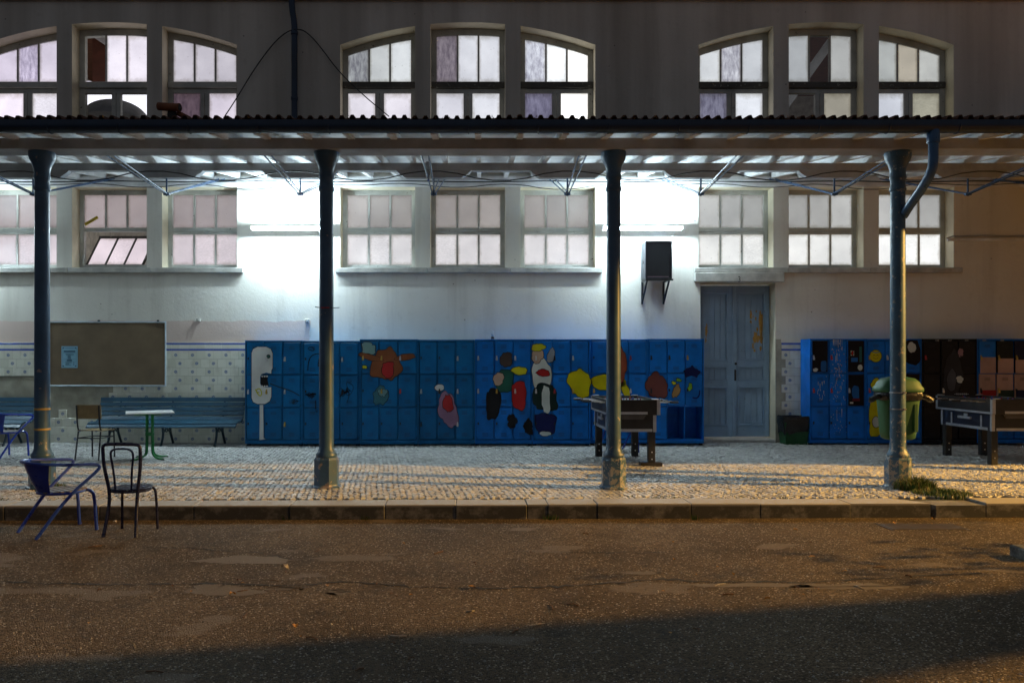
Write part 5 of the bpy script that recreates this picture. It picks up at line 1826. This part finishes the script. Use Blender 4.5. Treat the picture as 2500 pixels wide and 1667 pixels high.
x, z = at(412, 262, YE + .15)
vp = thing('vent_pipe', 'short brown clay pipe lying on the eave tiles', 'pipe', (x, YE + .15, z))
b = MB(); rot = .10
pts = [(-.125, .02, .015), (.125, -.02, -.012)]
b.tube(pts, .045, 16); b.tube([(.115, -.018, -.011), (.132, -.021, -.0125)], .049, 16); b.build('pipe_body', M['clay'], vp, True)
b = MB(); b.tube([(.1325, -.0212, -.0126), (.134, -.0214, -.0127)], .038, 14); b.build('pipe_mouth', M['dark'], vp)
b = MB(); b.box(-.02, .08, .0, .05, -.13, -.04, .01); b.build('pipe_saddle', M['dark'], vp)
b = MB(); b.tube([(.08, .05, -.05), (.22, .06, -.12)], .03, 10); b.build('pipe_branch', M['clay'], vp, True)

# ================================================================== cables
def cable(name, label, pts, r=.008, it=2):
    b = MB(); b.tube(smooth_path(pts, it), r, 6)
    return tag(b.build(name, M['cable'], None, True), label, 'cable')


def c3(px, py, y):
    x, z = at(px, py, y); return (x, y, z)


YU = YW - .06
cable('loop_cable', 'thin black cable looping from the rain pipe down to the left', [c3(721, 72, YU - .1), c3(700, 78, YU), c3(668, 105, YU), c3(620, 170, YU), c3(575, 245, YU), c3(545, 290, YU)], .010)
cable('loop_cable', 'thin black cable looping from the rain pipe down to the middle windows', [c3(726, 72, YU - .1), c3(745, 76, YU), c3(775, 105, YU), c3(830, 180, YU), c3(895, 240, YU), c3(950, 285, YU)], .010)
pts = []
for i in range(-2, 9):
    x = TR0 + (i - 3) * TRS
    pts += [(x, YM - .45, raf_z(YM - .45) - .09), (x + TRS * .5, YM - .45, raf_z(YM) - .42)]
cable('slung_cable', 'black cable slung in shallow loops under the canopy', pts, .009, 2)
pts = []
for i in range(-3, 12):
    x = -9 + i * 1.9
    pts += [(x, YW - .14, ZWP - .02), (x + .95, YW - .14, ZWP - .09 - .05 * ((i * 7) % 3))]
cable('wall_cable', 'dark cable drooping along the cornice above the lower windows', pts, .008, 2)
pts = [(-10 + i * .8, YW - .12, ZWP + .0 + .012 * math.sin(i * 1.9)) for i in range(28)]
cable('cornice_cable', 'dark cable fixed along the cornice under the canopy roof', pts, .012, 1)
x, z = at(1640, 560, YW)
wire = simple('white_wire', (.6, .62, .65), .5)
b = MB(); b.tube(smooth_path([c3(1668, 470, YW - .02), c3(1660, 530, YW - .03), c3(1648, 566, YW - .04), c3(1636, 585, YW - .1)], 2), .005, 5)
tag(b.build('lamp_wire', wire, None, True), 'thin white wire from the cornice past the lamp to the speaker', 'cable')
# wall sockets/hooks
for px, py in ((486, 781), (750, 783)):
    x, z = at(px, py, YW)
    b = MB(); b.box(-.035, .035, -.05, -.001, -.03, .03, .006); b.box(-.015, .015, -.062, -.0505, -.012, .012, .002)
    o = b.build('wall_hook', M['stone'], None, False, (x, YW, z)); tag(o, 'small pale bracket stub on the wall right of the notice board' if px < 600 else 'small pale bracket stub on the wall beside the second column', 'bracket')

# ================================================================== yard details
x0, y1 = ground_at(2170, 1279, ASPH); x1, y0 = ground_at(2335, 1293, ASPH)
dc = thing('drain_cover', 'dark flush drain cover in the asphalt beside the kerb', 'drain cover', ((x0 + x1) / 2, (y0 + y1) / 2, ASPH))
b = MB(); hx, hy = .36, (y1 - y0) / 2
b.box(-hx, hx, -hy, hy, -.01, .006, .003); b.build('plate', simple('rusty_iron', (.045, .032, .024), .6, .3, .4, 10, .3), dc)
b = MB(); b.box(-hx - .03, -hx - .003, -hy - .03, hy + .03, -.01, .004); b.box(hx + .003, hx + .03, -hy - .03, hy + .03, -.01, .004); b.build('rim', bpy.data.materials['rusty_iron'], dc)
x0, y0 = ground_at(2464, 1370, ASPH)
isl = thing('kerb_island', 'low pale stone block at the right edge of the asphalt', 'kerb', (x0, y0, ASPH))
b = MB(); b.box(.14, 2.2, 0, .22, -.02, .095, .015); b.build('edge_stone', M['granite'], isl)



def crack(pts_px, w_=.012, seed=0):
    r = random.Random(seed); P = []
    for (a, b_) in zip(pts_px[:-1], pts_px[1:]):
        for k in range(10):
            u = k / 10; P.append(ground_at(a[0] + (b_[0] - a[0]) * u + r.gauss(0, 4), a[1] + (b_[1] - a[1]) * u + r.gauss(0, 1.3), ASPH))
    b = MB()
    vs = []; fs = []
    for i, (x, y) in enumerate(P):
        ww = w_ * r.uniform(.15, 1.3)
        vs += [(x, y - ww, ASPH + .0035), (x, y + ww, ASPH + .0035)]
        if i: fs.append((2 * i - 2, 2 * i, 2 * i + 1, 2 * i - 1))
    b.add(vs, fs)
    return b.build('crack', bpy.data.materials.get('crack_dirt') or simple('crack_dirt', (.012, .010, .008), .95), ground)


crack([(-40, 1420), (160, 1424), (330, 1428), (520, 1424), (700, 1430), (860, 1420), (1000, 1432), (1200, 1436), (1380, 1430), (1600, 1415), (1760, 1420), (1980, 1422), (2200, 1408), (2420, 1398)], .017, 1)
crack([(340, 1335), (500, 1340), (640, 1352), (760, 1372)], .010, 2)
crack([(1250, 1345), (1450, 1350), (1640, 1348)], .008, 3)

# worn pale sandy patches in the asphalt
rr0 = random.Random(17); sandm = NT('pale_worn_patch'); sv = sandm.wpos()
sandm.base(sandm.mix(sandm.noise(sv, 60, 4), (.080, .062, .042), (.165, .128, .086))); sandm.rough(.95); sandm.bump(sandm.noise(sv, 90, 3), .5, .01)
for k, (px, py, rx, rz_) in enumerate(((600, 1367, 95, 11), (540, 1441, 88, 13), (700, 1437, 36, 4), (825, 1444, 28, 7), (1830, 1428, 210, 4.5), (2080, 1432, 130, 8), (1560, 1398, 60, 4))):
    x, y = ground_at(px, py, ASPH); x1, _ = ground_at(px + rx, py, ASPH); _, y1 = ground_at(px, py - rz_, ASPH)
    b = MB(); poly = blob(x, y, x1 - x, y1 - y, seed=80 + k, n=64, irr=.16)
    b.add([(a + rr0.uniform(-.03, .03), c + rr0.uniform(-.02, .02), ASPH + .0022) for a, c in poly], [tuple(range(64))]); b.build('worn_patch', sandm.mat, ground)

# dry leaves and twigs lying about
lmat = [simple('leaf_ochre', (.42, .20, .03), .7, 0, .3, 20), simple('leaf_brown', (.13, .06, .02), .8, 0, .3, 20), simple('leaf_pale', (.42, .36, .28), .8, 0, .2, 20)]


def leaf_mesh(seed, mat):
    r = random.Random(seed); b = MB(); n = 5; vs = []; fs = []
    L = .045; bend = r.uniform(.1, .5)
    for i in range(n + 1):
        u = i / n; w_ = .018 * math.sin(math.pi * min(.98, max(.04, u))) ** .8
        z = .006 + bend * .03 * math.sin(u * 2.6) + r.uniform(0, .003)
        vs += [(-w_, u * L, z + .006), (0, u * L, z), (w_, u * L, z + .005)]
        if i:
            o = 3 * (i - 1); fs += [(o, o + 1, o + 4, o + 3), (o + 1, o + 2, o + 5, o + 4)]
    b.add(vs, fs); return b.mesh('fallen_leaf', mat)


leaves = [leaf_mesh(s, lmat[0 if s % 3 else 1]) for s in range(5)]
rr = random.Random(31)
spots = [(705, 1400), (800, 1436), (722, 1537), (1436, 1307), (1948, 1297), (1940, 1440), (1990, 1440), (2055, 1398), (2226, 1415), (2185, 1282), (2245, 1274), (2275, 1280), (2282, 1272), (2470, 1266), (1975, 1361), (580, 1420), (1160, 1438), (575, 1455), (965, 1575), (1867, 1466)]
for _ in range(34):
    spots.append((rr.uniform(150, 2450), rr.gauss(1425, 22) if rr.random() < .6 else rr.uniform(1270, 1560)))
for i, (px, py) in enumerate(spots):
    x, y = ground_at(px, py, ASPH)
    o = put('fallen_leaf', leaves[i % 5], None, (x, y, ASPH + .002), rr.uniform(0, 6.28)); s_ = rr.uniform(.6, 1.2) if i < 20 else rr.uniform(.3, .7); o.scale = (s_, s_, s_ * rr.uniform(.8, 2))
    tag(o, 'small dry ochre or brown leaf lying on the asphalt', 'leaf', 'dry leaves scattered on the asphalt')
for i in range(26):
    b = MB(); L = rr.uniform(.04, .13)
    x, y = ground_at(rr.uniform(60, 2440), rr.uniform(1330, 1655), ASPH)
    b.tube([(0, 0, 0), (L * .5, rr.uniform(-.012, .012), .005), (L, rr.uniform(-.03, .03), 0)], rr.uniform(.0025, .005), 5)
    o = b.build('twig', lmat[rr.choice([1, 1, 2])], None, False, (x, y, ASPH + .004), rr.uniform(0, 6.28))
    tag(o, 'thin dry twig lying on the asphalt', 'twig', 'twigs scattered on the asphalt')
for (px, py, s_, lb_) in ((705, 1399, 1.6, 'crumpled pale leaf scrap in the middle of the asphalt'), (285, 1280, 1.0, 'pale paper scrap between the two front chairs')):
    x, y = ground_at(px, py, ASPH)
    o = put('paper_scrap', leaf_mesh(77, lmat[2]), None, (x, y, ASPH + .003), 1.2); o.scale = (s_, s_, s_ * 1.6); tag(o, lb_, 'litter')

# young street tree beyond the right edge: its leaves dapple the asphalt
yt = thing('young_tree', 'young thin tree standing beyond the right edge of the asphalt', 'tree', (11.0, 6.66, ASPH))
b = MB(); b.tube(smooth_path([(0, 0, 0), (.03, .01, 1.2), (-.02, .02, 2.3), (.02, 0, 3.3)], 1), [.035, .034, .033, .03, .026, .022, .016, .012][:8] if len(smooth_path([(0, 0, 0), (0, 0, 1), (0, 0, 2), (0, 0, 3)], 1)) == 8 else .03, 7); b.build('trunk', lmat[1], yt, True)
b = MB(); rt = random.Random(6)
for k in range(420):
    a = rt.uniform(0, 6.28); q = rt.random() ** .5 * .55; z = rt.gauss(2.75, .32)
    x, y = q * math.cos(a), q * math.sin(a); s_ = rt.uniform(.03, .06); t1 = rt.uniform(0, 6.28); t2 = rt.uniform(-1, 1)
    u = Vector((math.cos(t1), math.sin(t1), t2)).normalized() * s_; v_ = Vector((-math.sin(t1), math.cos(t1), rt.uniform(-.5, .5))).normalized() * s_ * .5; c = Vector((x, y, z))
    b.add([c - u, c + v_, c + u, c - v_], [(0, 1, 2, 3)])
b.build('crown', simple('tree_leaf', (.05, .08, .02), .6), yt)

# loose grit on the asphalt
b = MB(); rg = random.Random(8)
for i in range(5200):
    px = rg.uniform(-60, 2560); py = 1275 + (1690 - 1275) * rg.random() ** .8
    x, y = ground_at(px, py, ASPH); s_ = rg.uniform(.0025, .0065) * (1 if rg.random() < .93 else 1.8)
    a = rg.uniform(0, 6.28); c, s2 = math.cos(a) * s_, math.sin(a) * s_
    z = ASPH
    b.add([(x + c, y + s2, z), (x - s2, y + c, z), (x - c, y - s2, z), (x + s2, y - c, z), (x + rg.uniform(-.3, .3) * s_, y, z + s_ * .9)], [(0, 1, 4), (1, 2, 4), (2, 3, 4), (3, 0, 4)])
gm = NT('grit_stone'); gm.base(gm.mix(gm.island(), (.06, .05, .04), (.42, .39, .35))); gm.rough(.8)
tag(b.build('loose_grit', gm.mat), 'fine loose grit spread over the asphalt', 'grit', kind='stuff')

# grass
gmt = NT('grass_blade'); gmt.base(gmt.mix(gmt.math('GREATER_THAN', gmt.island(), .84), gmt.mix(gmt.island(), (.02, .075, .010), (.085, .15, .02)), (.24, .19, .07))); gmt.rough(.6)


def clump(name, label, cx, cy_, rx, ry, n, h, seed, kind=None):
    r = random.Random(seed); b = MB()
    for i in range(n):
        a = r.uniform(0, 6.28); q = math.sqrt(r.random())
        x = cx + rx * q * math.cos(a); y = cy_ + ry * q * math.sin(a)
        hh = h * r.uniform(.5, 1.15) * (1 - .5 * q); la = r.uniform(0, 6.28); ln = hh * r.uniform(.2, .8)
        w_ = r.uniform(.002, .0045); ta = r.uniform(0, 3.14); dx, dy = math.cos(ta) * w_, math.sin(ta) * w_
        lx, ly = math.cos(la) * ln, math.sin(la) * ln
        b.add([(x - dx, y - dy, -.03), (x + dx, y + dy, -.03), (x + dx * .8 + lx * .35, y + dy * .8 + ly * .35, hh * .6), (x - dx * .8 + lx * .35, y - dy * .8 + ly * .35, hh * .6), (x + lx, y + ly, hh)], [(0, 1, 2, 3), (3, 2, 4)])
    o = b.build(name, gmt.mat)
    return tag(o, label, 'grass' if kind else 'plant', kind=kind)


gx_, gy_ = ground_at(2235, 1195)
clump('grass_clump', 'bushy green grass clump at the foot of the weathered column', gx_, gy_, .24, .14, 1200, .21, 1)
clump('grass_patch', 'low green grass spilling over the broken kerb', gx_ + .12, gy_ - .32, .32, .25, 1100, .09, 2)
gx_, gy_ = ground_at(135, 1189)
clump('weed_tuft', 'small weed tuft at the foot of the left column', gx_, gy_, .13, .06, 220, .08, 3)
b_ = []
rgr = random.Random(12)
for i in range(70):
    x = rgr.uniform(-5.6, 5.4); y = kerb_y(x, .36) + abs(rgr.gauss(0, .22))
    b_.append((x, y))
bm = MB(); r = rgr
for (x, y) in b_ + [(at(p, 0, 8.3)[0], kerb_y(0) - .02) for p in (700, 885, 1340, 1352, 1700)]:
    for k in range(26):
        a = r.uniform(0, 6.28); q = r.random() * .07; hh = r.uniform(.012, .035); w_ = .004
        z0 = -.02 if y > kerb_y(x) + .1 else ASPH
        bm.add([(x + q * math.cos(a) - w_, y + q * math.sin(a) * .5, z0), (x + q * math.cos(a) + w_, y + q * math.sin(a) * .5, z0), (x + q * 1.3 * math.cos(a), y + q * math.sin(a), z0 + hh + (.0 if z0 > -.1 else .03))], [(0, 1, 2)])
tag(bm.build('joint_weeds', gmt.mat), 'tiny weeds and moss growing in the paving joints', 'weeds', kind='stuff')
# leaf litter caught behind the eave tiles
bm = MB()
for i in range(260):
    x = rgr.gauss(1.5, 2.6); y = YE + rgr.uniform(-.10, .03); z = raf_z(YE) + .155 + rgr.uniform(0, .02)
    a = rgr.uniform(0, 6.28); L = rgr.uniform(.015, .05); w_ = rgr.uniform(.003, .009)
    ux, uz = math.cos(a) * L, abs(math.sin(a)) * L * .8
    bm.add([(x - w_, y, z), (x + w_, y + .01, z), (x + ux, y + .01, z + uz)], [(0, 1, 2)])
tag(bm.build('eave_litter', lmat[0]), 'dry leaves and twigs caught along the eave tiles', 'leaf litter', kind='stuff')
